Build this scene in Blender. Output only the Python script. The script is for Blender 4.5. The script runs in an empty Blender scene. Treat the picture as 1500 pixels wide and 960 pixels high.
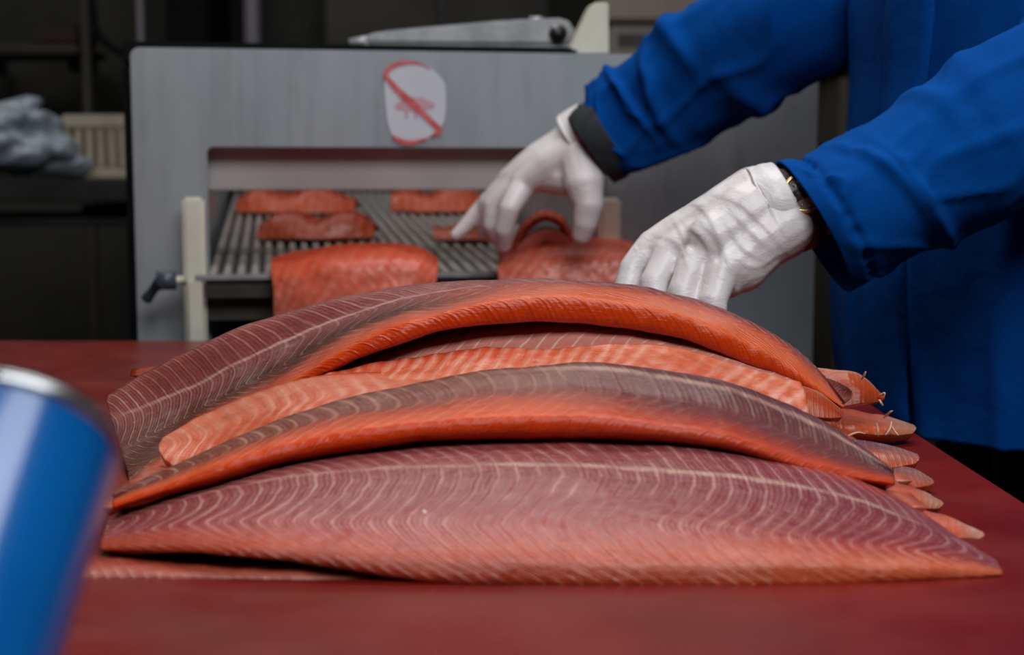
import bpy, bmesh, math, random
import numpy as np
from mathutils import Vector, Matrix
random.seed(7); np.random.seed(7)
scene = bpy.context.scene
col = scene.collection

# ------------------------------------------------------------------ camera
FPX, H, PITCH = 2100.0, 0.203, math.atan(225/2100.0)
cam_d = bpy.data.cameras.new('camera'); cam = bpy.data.objects.new('camera', cam_d); col.objects.link(cam)
cam.location = (0, 0, H); cam.rotation_euler = (math.pi/2 - PITCH, 0, 0)
cam_d.sensor_width = 36; cam_d.lens = FPX/1500*36; cam_d.clip_start = 0.02; cam_d.clip_end = 50
cam_d.dof.use_dof = True; cam_d.dof.focus_distance = 1.0; cam_d.dof.aperture_fstop = 50.4/8.2; cam_d.dof.aperture_blades = 7
scene.camera = cam
# ------------------------------------------------------------------ world, lights, exposure
w = bpy.data.worlds.new('room_ambient'); scene.world = w; w.use_nodes = True
w.node_tree.nodes['Background'].inputs[0].default_value = (.75, .85, 1, 1)
w.node_tree.nodes['Background'].inputs[1].default_value = 0.03
def area(name, loc, target, sx, sy, power, colr=(1, .97, .94)):
    l = bpy.data.lights.new(name, 'AREA'); l.shape = 'RECTANGLE'; l.size = sx; l.size_y = sy; l.energy = power; l.color = colr
    o = bpy.data.objects.new(name, l); col.objects.link(o); o.location = loc
    o.rotation_euler = (Vector(target) - Vector(loc)).to_track_quat('-Z', 'Y').to_euler()
    return o
area('ceiling_lamp_over_table', (.16, 1.45, 1.75), (.12, .85, 0), 1.3, .7, 18)
area('ceiling_lamp_by_camera', (.45, -.35, 1.75), (.1, 1.2, 0.1), 1.6, 1.0, 36, (.95, .98, 1))
area('added_tunnel_fill_light', (-.3, 3.1, 1.8), (-.2, 2.6, 0), 1.6, 1.3, 6)  # unseen lamp added to brighten the belt tunnel through its open top
area('ceiling_lamp_far', (-1.6, 3.0, 1.7), (-1.4, 4.0, .2), .9, .5, 11)
scene.view_settings.view_transform = 'Standard'; scene.view_settings.look = 'None'
scene.view_settings.gamma = 1; scene.view_settings.exposure = 0.0
try: scene.view_settings.use_curve_mapping = False
except Exception: pass

# ------------------------------------------------------------------ helpers
CP, SP = math.cos(PITCH), math.sin(PITCH)
def W(px, py, Y):
    """world point seen at pixel (px,py) at world distance Y in front of the camera"""
    v = (480-py)/FPX; d = Y/(CP + v*SP)
    return Vector(((px-750)/FPX*d, Y, H + d*(v*CP - SP)))
def lin(c):
    if isinstance(c, str):
        c = c.lstrip('#'); c = tuple(int(c[i:i+2], 16)/255 for i in (0, 2, 4))
    return tuple((x/12.92 if x <= .04045 else ((x+.055)/1.055)**2.4) for x in c[:3]) + (1,)
def cr(P, n, closed=False):
    """uniform Catmull-Rom through P (k,...) resampled to n"""
    P = np.asarray(P, float); k = len(P)
    if closed:
        t = np.linspace(0, k, n, endpoint=False); i = np.floor(t).astype(int); f = t - i
        a, b, c, d = P[(i-1) % k], P[i % k], P[(i+1) % k], P[(i+2) % k]
    else:
        Q = np.concatenate([[2*P[0]-P[1]], P, [2*P[-1]-P[-2]]])
        t = np.linspace(0, k-1, n); i = np.minimum(np.floor(t).astype(int), k-2); f = t - i
        a, b, c, d = Q[i], Q[i+1], Q[i+2], Q[i+3]
    f = f.reshape((-1,)+(1,)*(P.ndim-1))
    return .5*((2*b)+(-a+c)*f+(2*a-5*b+4*c-d)*f*f+(-a+3*b-3*c+d)*f**3)
def snoise(p, scale, seed=0, n=14):
    """smooth pseudo noise: a sum of random plane waves, about -1..1"""
    r = np.random.RandomState(seed); out = np.zeros(p.shape[:-1])
    for _ in range(n):
        k = r.normal(size=p.shape[-1]); k *= scale*r.uniform(.5, 1.4)/np.linalg.norm(k)
        out += np.sin(p @ k + r.uniform(0, 6.28))
    return out/math.sqrt(n)
def link(o, parent=None):
    col.objects.link(o)
    if parent is not None: o.parent = parent
    return o
def tag(o, label=None, cat=None, group=None, kind=None):
    if label: o['label'] = label
    if cat: o['category'] = cat
    if group: o['group'] = group
    if kind: o['kind'] = kind
    return o
def mesh(name, verts, faces, mat=None, parent=None, smooth=True, uvs=None):
    me = bpy.data.meshes.new(name); me.from_pydata([tuple(v) for v in verts], [], [tuple(f) for f in faces])
    if uvs is not None:
        l = me.uv_layers.new(name='UVMap'); vi = np.zeros(len(me.loops), np.int32); me.loops.foreach_get('vertex_index', vi)
        l.data.foreach_set('uv', np.asarray(uvs, np.float32)[vi].ravel())
    if smooth: me.polygons.foreach_set('use_smooth', [True]*len(me.polygons))
    me.update()
    o = bpy.data.objects.new(name, me)
    if mat: me.materials.append(mat)
    return link(o, parent)
def bm_obj(name, bm, mat=None, parent=None, smooth=False):
    bmesh.ops.recalc_face_normals(bm, faces=bm.faces)
    me = bpy.data.meshes.new(name); bm.to_mesh(me); bm.free()
    if smooth: me.polygons.foreach_set('use_smooth', [True]*len(me.polygons))
    o = bpy.data.objects.new(name, me)
    if mat: me.materials.append(mat)
    return link(o, parent)
def empty(name, loc=(0, 0, 0), rz=0):
    o = bpy.data.objects.new(name, None); o.location = loc; o.rotation_euler = (0, 0, rz); o.empty_display_size = .05
    return link(o)
def box(name, lo, hi, mat, parent=None, bevel=0, seg=2):
    bm = bmesh.new(); bmesh.ops.create_cube(bm, size=1)
    lo, hi = Vector(lo), Vector(hi)
    for v in bm.verts: v.co = Vector(((v.co[i]+.5)*(hi[i]-lo[i])+lo[i]) for i in range(3))
    if bevel: bmesh.ops.bevel(bm, geom=list(bm.edges), offset=bevel, segments=seg, affect='EDGES')
    return bm_obj(name, bm, mat, parent)
def prism(name, pts, axis_from, axis_to, mat, parent=None, bevel=0, plane='xz'):
    """outline (a,b) extruded between two values of the third axis"""
    bm = bmesh.new()
    def co(a, b, c): return {'xz': (a, c, b), 'xy': (a, b, c), 'yz': (c, a, b)}[plane]
    f = bm.faces.new([bm.verts.new(co(a, b, axis_from)) for a, b in pts])
    r = bmesh.ops.extrude_face_region(bm, geom=[f]); d = Vector(co(0, 0, axis_to-axis_from))
    for v in [g for g in r['geom'] if isinstance(g, bmesh.types.BMVert)]: v.co += d
    if bevel: bmesh.ops.bevel(bm, geom=list(bm.edges), offset=bevel, segments=2, affect='EDGES')
    return bm_obj(name, bm, mat, parent)
def tube(name, pts, rad, mat, parent=None, n=12, res=None, caps=True):
    """round tube along points, radius number or list"""
    P = np.array([tuple(p) for p in pts], float); R = np.full(len(P), rad) if np.isscalar(rad) else np.array(rad, float)
    if res: P = cr(P, res); R = cr(R, res)
    V, F = sweep(P, R, R, n)
    if caps: F += [tuple(range(n))[::-1], tuple(range((len(P)-1)*n, len(P)*n))]
    return mesh(name, V, F, mat, parent)
def frames(P, up=None):
    T = np.gradient(P, axis=0); T /= np.linalg.norm(T, axis=1)[:, None]+1e-12
    up = np.array(up if up is not None else (0, 0, 1.), float)
    if up is not None and abs(T[0] @ up) > .95: up = np.array((1., 0, 0))
    A = []
    a = up - T[0]*(T[0] @ up); a /= np.linalg.norm(a)
    for t in T:
        a = a - t*(t @ a); a /= np.linalg.norm(a); A.append(a.copy())
    A = np.array(A); B = np.cross(T, A)
    return T, A, B
def sweep(P, ra, rb, n, disp=None, up=None):
    T, A, B = frames(P, up); th = np.linspace(0, 2*math.pi, n, endpoint=False)
    C = np.cos(th)[None, :, None]; S = np.sin(th)[None, :, None]
    ra = np.asarray(ra)[:, None, None]; rb = np.asarray(rb)[:, None, None]
    D = A[:, None]*C*ra + B[:, None]*S*rb
    V = P[:, None] + D
    if disp is not None:
        L = np.linalg.norm(D, axis=2, keepdims=True); V = V + D/L*disp[..., None]
    m = len(P)
    F = [(i*n+j, i*n+(j+1) % n, (i+1)*n+(j+1) % n, (i+1)*n+j) for i in range(m-1) for j in range(n)]
    return V.reshape(-1, 3), F
def capsules(segs, n=14):
    """closed tapered capsules [(p0,r0,p1,r1)] -> verts, faces"""
    V, F = [], []
    for p0, r0, p1, r1 in segs:
        p0, p1 = np.array(p0, float), np.array(p1, float); d = p1-p0; L = np.linalg.norm(d)
        t = d/L if L > 1e-9 else np.array((0, 0, 1.))
        a = np.cross(t, (0, 0, 1.) if abs(t[2]) < .9 else (1., 0, 0)); a /= np.linalg.norm(a); b = np.cross(t, a)
        base = len(V); rings = []
        for k in range(1, 6): an = -math.pi/2+k*math.pi/2/5; rings.append((p0+t*r0*math.sin(an), r0*math.cos(an)))
        for k in range(0, 5): an = k*math.pi/2/5; rings.append((p1+t*r1*math.sin(an), r1*math.cos(an)))
        V.append(p0-t*r0)
        for c, r in rings:
            for j in range(n):
                th = 2*math.pi*j/n; V.append(c+(a*math.cos(th)+b*math.sin(th))*r)
        V.append(p1+t*r1); m = len(rings)
        for j in range(n):
            F.append((base, base+1+(j+1) % n, base+1+j))
            for i in range(m-1):
                q = base+1+i*n; F.append((q+j, q+(j+1) % n, q+n+(j+1) % n, q+n+j))
            q = base+1+(m-1)*n; F.append((q+j, q+(j+1) % n, base+1+m*n))
    return V, F
def blob(name, segs, voxel, mat, parent=None, smooth=6, post=None):
    """one continuous skin around tapered capsules (voxel union, smoothed)"""
    V, F = capsules(segs); o = mesh('tmp_'+name, V, F)
    m = o.modifiers.new('r', 'REMESH'); m.mode = 'VOXEL'; m.voxel_size = voxel
    s = o.modifiers.new('s', 'SMOOTH'); s.factor = .5; s.iterations = smooth
    dg = bpy.context.evaluated_depsgraph_get(); dg.update()
    me = bpy.data.meshes.new_from_object(o.evaluated_get(dg)); old = o.data
    bpy.data.objects.remove(o); bpy.data.meshes.remove(old)
    if post is not None:
        co = np.zeros(len(me.vertices)*3); me.vertices.foreach_get('co', co)
        no = np.zeros(len(me.vertices)*3); me.vertices.foreach_get('normal', no)
        co = post(co.reshape(-1, 3), no.reshape(-1, 3)); me.vertices.foreach_set('co', co.ravel())
    me.name = name; me.materials.clear(); me.materials.append(mat)
    me.polygons.foreach_set('use_smooth', [True]*len(me.polygons)); me.update()
    return link(bpy.data.objects.new(name, me), parent)

# ------------------------------------------------------------------ materials
class NT:
    def __init__(s, name, **kw):
        s.mat = bpy.data.materials.new(name); s.mat.use_nodes = True; s.t = s.mat.node_tree; s.b = s.t.nodes['Principled BSDF']
        for k, v in kw.items(): s.set(k, v)
    def set(s, k, v):
        i = s.b.inputs[{'color': 'Base Color', 'rough': 'Roughness', 'metal': 'Metallic', 'coat': 'Coat Weight', 'coat_rough': 'Coat Roughness', 'sss': 'Subsurface Weight', 'sss_scale': 'Subsurface Scale', 'spec': 'Specular IOR Level', 'normal': 'Normal', 'trans': 'Transmission Weight', 'sheen': 'Sheen Weight', 'sss_rad': 'Subsurface Radius', 'aniso': 'Anisotropic'}[k]]
        s.put(i, v)
    def put(s, i, v):
        if isinstance(v, bpy.types.NodeSocket): s.t.links.new(v, i)
        elif isinstance(v, str): i.default_value = lin(v)
        elif i.type == 'RGBA' and len(v) == 3: i.default_value = tuple(v)+(1,)
        else: i.default_value = v
    def n(s, t, **ins):
        nd = s.t.nodes.new(t)
        for k, v in ins.items(): s.put(nd.inputs[k], v)
        return nd
    def m(s, op, a, b=0., c=0.):
        nd = s.t.nodes.new('ShaderNodeMath'); nd.operation = op
        for i, v in enumerate((a, b, c)): s.put(nd.inputs[i], v)
        return nd.outputs[0]
    def mix(s, f, a, b):
        nd = s.t.nodes.new('ShaderNodeMix'); nd.data_type = 'RGBA'
        s.put(nd.inputs[0], f); s.put(nd.inputs[6], a); s.put(nd.inputs[7], b); return nd.outputs[2]
    def rng(s, v, a, b, c=0., d=1., smooth=True):
        nd = s.t.nodes.new('ShaderNodeMapRange'); nd.interpolation_type = 'SMOOTHSTEP' if smooth else 'LINEAR'
        for i, x in enumerate((v, a, b, c, d)): s.put(nd.inputs[i], x)
        return nd.outputs[0]
    def ramp(s, f, stops, interp='LINEAR'):
        nd = s.t.nodes.new('ShaderNodeValToRGB'); e = nd.color_ramp.elements; nd.color_ramp.interpolation = interp
        while len(e) < len(stops): e.new(.5)
        for x, (p, c) in zip(e, stops):
            x.position = p; x.color = lin(c) if isinstance(c, str) else ((c, c, c, 1) if np.isscalar(c) else tuple(c)+(1,)*(4-len(c)))
        s.put(nd.inputs[0], f); return nd.outputs[0]
    def fn(s, x, pts, interp='LINEAR'):
        """piecewise linear scalar function of x given by points"""
        lo = min(p[1] for p in pts); hi = max(p[1] for p in pts); mg = .1*(hi-lo) if interp != 'LINEAR' else 0; lo -= mg; hi += mg; k = (hi-lo) or 1
        r = s.ramp(x, [(p, (v-lo)/k) for p, v in pts], interp); return s.m('MULTIPLY_ADD', r, k, lo)
    def noise(s, vec, scale, detail=2., rough=.5, dist=0.):
        nd = s.n('ShaderNodeTexNoise', Scale=scale, Detail=detail, Roughness=rough, Distortion=dist)
        if vec is not None: s.put(nd.inputs['Vector'], vec)
        return nd.outputs['Fac']
    def obj(s): return s.t.nodes.new('ShaderNodeTexCoord').outputs['Object']
    def gen(s): return s.t.nodes.new('ShaderNodeTexCoord').outputs['Generated']
    def mapv(s, v, scale): nd = s.n('ShaderNodeMapping', Vector=v, Scale=scale); return nd.outputs[0]
    def bump(s, h, strength=.3, dist=.002, normal=None):
        nd = s.n('ShaderNodeBump', Height=h, Strength=strength, Distance=dist)
        if normal is not None: s.put(nd.inputs['Normal'], normal)
        return nd.outputs[0]

def plain(name, c, rough=.5, metal=0., c2=None, ns=20., bump=0., bs=200., mapscale=(1, 1, 1), **kw):
    t = NT(name, rough=rough, metal=metal, **kw); v = t.mapv(t.obj(), mapscale)
    if c2: t.set('color', t.mix(t.rng(t.noise(v, ns, 4.), .35, .65), c, c2))
    else: t.set('color', c)
    if bump: t.set('normal', t.bump(t.noise(v, bs, 3.), bump, .001))
    return t.mat

def fish_mat(name, bands, bands2=None, umix=None, N=48, zig=((0, 0), (1, 0)), lstr=((0, .5), (1, .5)), lw=.30, lcol='c98f80',
             lateral=None, latw=.012, latcol='c49a8c', rough=.33, wob=.05, bumpk=.5, spec=.34, lu=None, dark=0., zint='B_SPLINE', bands3=None, umix3=None):
    t = NT(name)
    uv = t.n('ShaderNodeUVMap').outputs[0]; sp = t.n('ShaderNodeSeparateXYZ', Vector=uv); u, v0 = sp.outputs[0], sp.outputs[1]
    ob = t.obj()
    big = t.noise(ob, 22., 3.); fine = t.noise(ob, 160., 4., .6)
    wv = t.m('MULTIPLY_ADD', t.m('SUBTRACT', big, .5), wob*2, v0)
    wv = t.m('MULTIPLY_ADD', t.m('SUBTRACT', t.noise(ob, 95., 3.), .5), wob*1.1, wv)
    c = t.ramp(wv, bands)
    if bands2:
        c2 = t.ramp(wv, bands2); uu = t.m('MULTIPLY_ADD', t.m('SUBTRACT', big, .5), .15, u)
        c = t.mix(t.fn(uu, umix), c, c2)
    if bands3: c = t.mix(t.fn(t.m('MULTIPLY_ADD', t.m('SUBTRACT', big, .5), .1, u), umix3), c, t.ramp(wv, bands3))
    # muscle segment lines
    wn = t.m('MULTIPLY', t.m('SUBTRACT', t.noise(ob, 14., 3.), .5), 1.5)
    ph = t.m('ADD', t.m('SUBTRACT', t.m('MULTIPLY', u, float(N)), t.fn(v0, zig, zint)), wn)
    tri = t.m('ABSOLUTE', t.m('SUBTRACT', t.m('FRACT', ph), .5))
    lwn = t.rng(t.noise(ob, 50., 2.), .3, .7, .5-lw*1.4, .5-lw*.6); ln = t.rng(tri, lwn, .51)
    tri2 = t.m('ABSOLUTE', t.m('SUBTRACT', t.m('FRACT', t.m('MULTIPLY', ph, 3.0)), .5))
    fib = t.rng(tri2, .1, .5)
    k = t.m('MULTIPLY', ln, t.fn(v0, lstr))
    k = t.m('MULTIPLY', k, t.rng(t.noise(ob, 30., 3.), .3, .62, .15, .8))
    if lu: k = t.m('MULTIPLY', k, t.fn(u, lu))
    dk = t.m('MULTIPLY', t.rng(tri, .22, .0), t.m('MULTIPLY', t.fn(v0, lstr), dark))
    c = t.mix(dk, c, '6e2018')
    c = t.mix(t.m('MULTIPLY', fib, .05), c, 'd97a58')
    c = t.mix(k, c, lcol)
    hgt = t.m('MULTIPLY_ADD', ln, .35, t.m('MULTIPLY', fib, .12))
    if lateral:
        lv = t.fn(u, lateral[0]); ls = t.fn(u, lateral[1])
        d = t.m('ABSOLUTE', t.m('SUBTRACT', t.m('MULTIPLY_ADD', t.m('SUBTRACT', t.noise(ob, 60., 2.), .5), .012, v0), lv))
        lk = t.m('MULTIPLY', t.rng(d, latw*1.6, latw*.2), t.m('MULTIPLY', ls, t.rng(t.noise(ob, 55., 3.), .3, .6, .35, 1.)))
        c = t.mix(lk, c, latcol); hgt = t.m('MULTIPLY_ADD', lk, .5, hgt)
    c = t.mix(t.m('MULTIPLY', t.rng(fine, .5, .8), .10), c, 'e09a80')
    c = t.mix(t.m('MULTIPLY', t.rng(t.noise(ob, 70., 4.), .5, .8), .22), c, '5a1a12')
    t.set('color', c)
    fl = t.noise(t.mapv(ob, (60, 420, 420)), 1., 4., .65)
    hgt = t.m('ADD', hgt, t.m('MULTIPLY', fl, .75)); hgt = t.m('ADD', hgt, t.m('MULTIPLY', t.noise(ob, 120., 3.), 1.0))
    t.set('normal', t.bump(hgt, bumpk, .0012))
    t.set('rough', t.rng(t.noise(ob, 80., 3.), .3, .7, rough-.13, rough-.02))
    t.set('sss', .08); t.set('sss_rad', (1, .2, .1)); t.set('sss_scale', .005)
    t.set('coat', .06); t.set('coat_rough', .1); t.set('spec', spec)
    return t.mat
# ------------------------------------------------------------------ the room
m_wall = plain('dark_wall_paint', '3a382f', .8, c2='2e2c26', ns=3)
m_floor = plain('dark_floor', '2a2725', .7, c2='1f1d1c', ns=4)
m_black = plain('black_rubber', '08080a', .8, c2='0d0d10', ns=15, spec=.15)
m_beige = plain('beige_enamel', '8a7c70', .5, c2='7d7066', ns=6)
m_brown = plain('brown_board', '3f382f', .7, c2='35302a', ns=5)
m_dark = plain('dark_steel', '1c1c1e', .45, c2='262628', ns=9)
FZ = -.9
def struct(o): o['kind'] = 'structure'; return o
struct(box('floor', (-3.2, -2.5, FZ-.05), (3.2, 5.6, FZ), m_floor))
struct(box('wall_back', (-3.2, 5.5, FZ), (3.2, 5.6, 2.2), m_wall))
struct(box('wall_left', (-3.3, -2.5, FZ), (-3.2, 5.6, 2.2), m_wall))
struct(box('wall_right', (3.2, -2.5, FZ), (3.3, 5.6, 2.2), m_wall))
struct(box('wall_front', (-3.3, -2.6, FZ), (3.3, -2.5, 2.2), m_wall))
struct(box('ceiling', (-3.3, -2.6, 2.2), (3.3, 5.6, 2.25), m_wall))

# ------------------------------------------------------------------ red work table
t = NT('red_cutting_board_plastic', rough=.32, spec=.4)
ob = t.obj()
c = t.mix(t.rng(t.noise(ob, 9., 4.), .35, .7), '78180f', '68130b')
c = t.mix(t.rng(t.noise(ob, 900., 2.), .66, .76, 0., .35), c, 'a8504a')
c = t.mix(t.rng(t.noise(t.mapv(ob, (14, 60, 60)), 1., 4.), .62, .78, 0., .12), c, 'a85a54')
t.set('color', c); t.set('rough', t.rng(t.noise(ob, 14., 4.), .3, .7, .26, .42))
t.set('normal', t.bump(t.noise(ob, 700., 3.), .35, .0004)); m_board = t.mat
m_steel = plain('table_steel', '8d9094', .35, .9, c2='7a7d80', ns=8)
TX0, TX1, TY0, TY1 = -1.05, .32, .12, W(150, 499, 1.745).y
table = empty('work_table', (-.36, .9, FZ))
def under(o, root):          # parent while keeping world coordinates
    o.parent = root; o.matrix_parent_inverse = Matrix.Translation(root.location).inverted(); return o
under(box('table_board', (TX0, TY0, -.032), (TX1, TY1, 0), m_board, bevel=.003), table)
under(box('table_apron', (TX0+.06, TY0+.06, -.10), (TX1-.06, TY1-.06, -.0325), m_steel, bevel=.002), table)
for x in (TX0+.09, TX1-.09):
    for y in (TY0+.09, TY1-.09):
        under(box('leg', (x-.022, y-.022, FZ), (x+.022, y+.022, -.1), m_steel, bevel=.004), table)
tag(table, 'red plastic topped work table under the heap of salmon fillets', 'table')

# ------------------------------------------------------------------ slicing machine behind the table
PSI = math.radians(9.5); O = np.array((0, 1.93)); EX = np.array((math.cos(PSI), math.sin(PSI))); EY = np.array((-math.sin(PSI), math.cos(PSI)))
def ml(px, py, off):
    """machine-local point on the plane parallel to its front, off metres behind it, seen at a pixel"""
    a, b = np.array(W(px, py, 1.0)), np.array((0, 0, H)); d = a-b
    k = (off + O @ EY)/(d[:2] @ EY); p = b + d*k; q = p[:2]-O
    return float(q @ EX), off, float(p[2])
t = NT('grey_brushed_panel', rough=.42, metal=.25)
ob = t.obj()
c = t.mix(t.rng(t.noise(t.mapv(ob, (5, 5, 1.6)), 1.5, 5., .6), .3, .7), '8b939a', '999fa5')
c = t.mix(t.rng(t.noise(t.mapv(ob, (26, 26, 5)), 1., 5., .65), .55, .78, 0., .5), c, '6b675f')
c = t.mix(t.rng(t.noise(t.mapv(ob, (12, 12, 12)), 1., 4.), .62, .75, 0., .4), c, '6f685c')
t.set('color', c); t.set('rough', t.rng(t.noise(t.mapv(ob, (40, 40, 3)), 1., 3.), .3, .7, .36, .55))
t.set('normal', t.bump(t.noise(t.mapv(ob, (90, 90, 700)), 1., 2.), .1, .0006)); m_panel = t.mat
m_hood = plain('hood_steel', 'b4b0ae', .5, .0, c2='a8a3a1', ns=9)
m_white = plain('white_nylon', 'd6d4c6', .45, c2='cbc8b8', ns=12)
m_alu = plain('cast_aluminium', 'a3a5a8', .45, .35, c2='8f9194', ns=30, bump=.3, bs=150)
m_rod = plain('belt_rod_steel', 'c4c0bb', .4, .4, c2='a8a29c', ns=40)
m_under = plain('belt_bed', '2a2726', .6, c2='3a3431', ns=30)
m_lever = plain('blue_grey_lever', '3d4b57', .4)
mach = empty('slicing_machine', (O[0], O[1], FZ), PSI)
def mz(p): return p[2]-FZ      # local z of the machine root
def mbox(name, s0, s1, y0, y1, z0, z1, mat, bevel=0, parent=mach): return box(name, (s0, y0, z0-FZ), (s1, y1, z1-FZ), mat, parent, bevel)
sL, zT = ml(190, 69, 0)[0], ml(190, 69, 0)[2]; sR = ml(1200, 100, 0)[0]
oL, oT, oR = ml(303, 216, 0)[0], ml(303, 216, 0)[2], ml(888, 300, 0)[0]
zB = -.25
def arc(cx, cz, r, a0, a1, n=6): return [(cx+r*math.cos(math.radians(a0+(a1-a0)*i/n)), cz+r*math.sin(math.radians(a0+(a1-a0)*i/n))) for i in range(n+1)]
out = [(sL, zB)] + arc(sL+.012, zT-.012, .012, 180, 90) + arc(sR-.004, zT-.004, .004, 90, 0) + [(sR, zB), (oR, zB)] \
    + arc(oR-.008, oT-.008, .008, 0, 90) + arc(oL+.008, oT-.008, .008, 90, 180) + [(oL, zB)]
prism('front_panel', [(a, b-FZ) for a, b in out], 0, .012, m_panel, mach, bevel=.0012)
# black housing a little larger than the panel
mbox('housing_top', sL-.011, sR-.335, .014, .15, zT-.02, zT+.009, m_black, .003)
mbox('housing_rear_top', sR-.334, sR-.004, .014, .15, zT-.03, zT-.008, m_dark, .002)
mbox('housing_side', sL-.011, sL+.02, .014, 1.5, FZ+.06, zT-.021, m_black, .003)
mbox('housing_side', sR-.03, sR-.006, .014, 1.5, FZ+.06, zT-.031, m_dark, .003)
mbox('base', sL, sR, .05, 1.5, FZ+.05, zB-.001, m_dark, .004)
for s in (sL+.06, sR-.06):
    for y in (.1, 1.4): mbox('foot', s-.03, s+.03, y-.03, y+.03, FZ, FZ+.05, m_black, .004)
# hood inside the opening, tunnel walls
hz = ml(500, 279, .035)[2]
mbox('hood', oL-.02, oR+.02, .035, .05, hz, oT+.05, m_hood, .002)
for s in (oL-.035, oR+.012): mbox('tunnel_wall', s, s+.02, .014, 1.45, zB, oT+.01, m_panel)
mbox('tunnel_back', oL-.03, oR+.03, 1.46, 1.48, zB, oT+.03, m_black)
# infeed belt of lengthwise rods
LIPO = -.065
lz = ml(400, 404, LIPO)[2]; b0, b1 = ml(300, 405, LIPO)[0], ml(884, 400, LIPO)[0]; SL = .06; L = 1.42
bm = bmesh.new()
vs = [bm.verts.new((s, y, lz-FZ+(y-LIPO)*SL-.008+dz)) for dz in (0, -.02) for s, y in ((b0, LIPO+.004), (b1, LIPO+.004), (b1, L), (b0, L))]
for f in ((0, 1, 2, 3), (7, 6, 5, 4), (0, 4, 5, 1), (1, 5, 6, 2), (2, 6, 7, 3), (3, 7, 4, 0)): bm.faces.new([vs[i] for i in f])
bm_obj('belt_bed', bm, m_under, mach)
rodm = None; NR = 29
for i in range(NR):
    s = b0+.008+(b1-b0-.016)*i/(NR-1)
    if rodm is None:
        bm = bmesh.new(); r = .0052; prof = [(-r, -.006), (-r, 0), (-r*.6, .0035), (0, .0045), (r*.6, .0035), (r, 0), (r, -.006)]
        A = [bm.verts.new((a, 0, b)) for a, b in prof]; B = [bm.verts.new((a, L-LIPO-.02, b+SL*(L-LIPO-.02))) for a, b in prof]
        for j in range(len(prof)-1): bm.faces.new((A[j], A[j+1], B[j+1], B[j]))
        bm.faces.new(A); bm.faces.new(B[::-1])
        o = bm_obj('belt_rod', bm, m_rod, mach); rodm = o.data
    else: o = link(bpy.data.objects.new('belt_rod', rodm), mach)
    o.location = (s, LIPO+.012, lz-FZ-.003)
prism('belt_lip', [(LIPO-.004, lz-FZ-.004), (LIPO-.004, lz-FZ+.001), (LIPO+.012, lz-FZ+.0015), (LIPO+.012, lz-FZ-.0015), (LIPO-.001, lz-FZ-.0015), (LIPO-.001, lz-FZ-.006)], b0-.012, b1+.01, m_alu, mach, plane='yz')
pz = ml(340, 466, .0)[2]
mbox('infeed_apron', b0-.004, b1+.004, LIPO+.03, LIPO+.036, pz, lz-.03, m_brown, .001)
mbox('drip_tray', b0-.004, b1+.004, -.05, .2, zB+.02, zB+.03, m_dark, .001)
# white guide posts
def post(px0, px1, pyt, off):
    a, b = ml(px0, pyt, off), ml(px1, pyt, off)
    mbox('guide_post', a[0], b[0], off, off+.022, zB, a[2], m_white, .004)
post(266, 299, 289, -.045); post(880, 911, 290, -.045)
a = ml(284, 498, -.07); mbox('side_bracket', a[0]-.006, a[0]+.012, -.069, -.05, zB, lz-.004, m_white, .002)
# clamp lever
lv = [ml(x, y, -.075) for x, y in ((243, 412), (232, 416), (222, 428), (212, 441))]
tube('clamp_lever', [(p[0], p[1]+.01*i, mz(p)) for i, p in enumerate(lv)], [.011, .008, .006, .0075], m_lever, mach, res=14)
hb = ml(244, 411, -.07); tube('lever_hub', [(hb[0]-.012, -.07, mz(hb)), (hb[0]+.012, -.07, mz(hb))], .012, m_lever, mach, n=16)
a = ml(255, 411, -.07); b = ml(270, 411, -.04); tube('lever_bolt', [(a[0]-.004, -.07, mz(a)), (b[0], -.04, mz(b))], .0055, m_white, mach)
tag(mach, 'grey steel fish slicing machine with rod belt and dark opening', 'machine')
# swing arm and white wedge on top of the machine
arm = [ml(x, y, .12) for x, y in ((535, 66), (536, 52), (560, 47), (740, 31), (822, 28), (836, 38), (839, 54), (826, 68))]
ra = empty('top_arm', (0, 0, 0))
R3 = Matrix.Translation((O[0], O[1], 0)) @ Matrix.Rotation(PSI, 4, 'Z')
def mworld(o, root):
    o.data.transform(R3); o.parent = root; return o
mworld(prism('arm_plate', [(p[0], p[2]) for p in arm], .10, .135, m_alu, bevel=.004), ra)
p = ml(522, 64, .12); q = ml(545, 60, .12); mworld(tube('arm_tip', [(p[0]-.01, .118, p[2]), (q[0], .118, q[2])], [.006, .009], m_alu), ra)
p = ml(817, 49, .10); mworld(tube('pivot_bolt', [(p[0], .093, p[2]), (p[0], .101, p[2])], .009, m_dark, n=18), ra)
mworld(tube('pivot_washer', [(p[0], .096, p[2]), (p[0], .1005, p[2])], .013, m_steel, n=18), ra)
p = ml(785, 28, .118); mworld(tube('arm_screw', [(p[0], .118, p[2]-.01), (p[0], .118, p[2]+.003)], .010, m_alu, n=16), ra)
p = ml(690, 66, .118); mworld(box('arm_foot', (p[0]-.15, .105, zT+.008), (p[0]+.14, .13, p[2]+.004), m_alu), ra)
tag(ra, 'cast aluminium swing arm lying on top of the slicing machine', 'arm')
wd = [ml(x, y, .03) for x, y in ((829, 81), (862, 12), (868, 5), (888, 5), (889, 81))]
o = prism('end_stop', [(p[0], p[2]) for p in wd], .016, .05, m_white, bevel=.002); o.data.transform(R3)
tag(o, 'white plastic wedge standing at the end of the swing arm', 'wedge')
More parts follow.
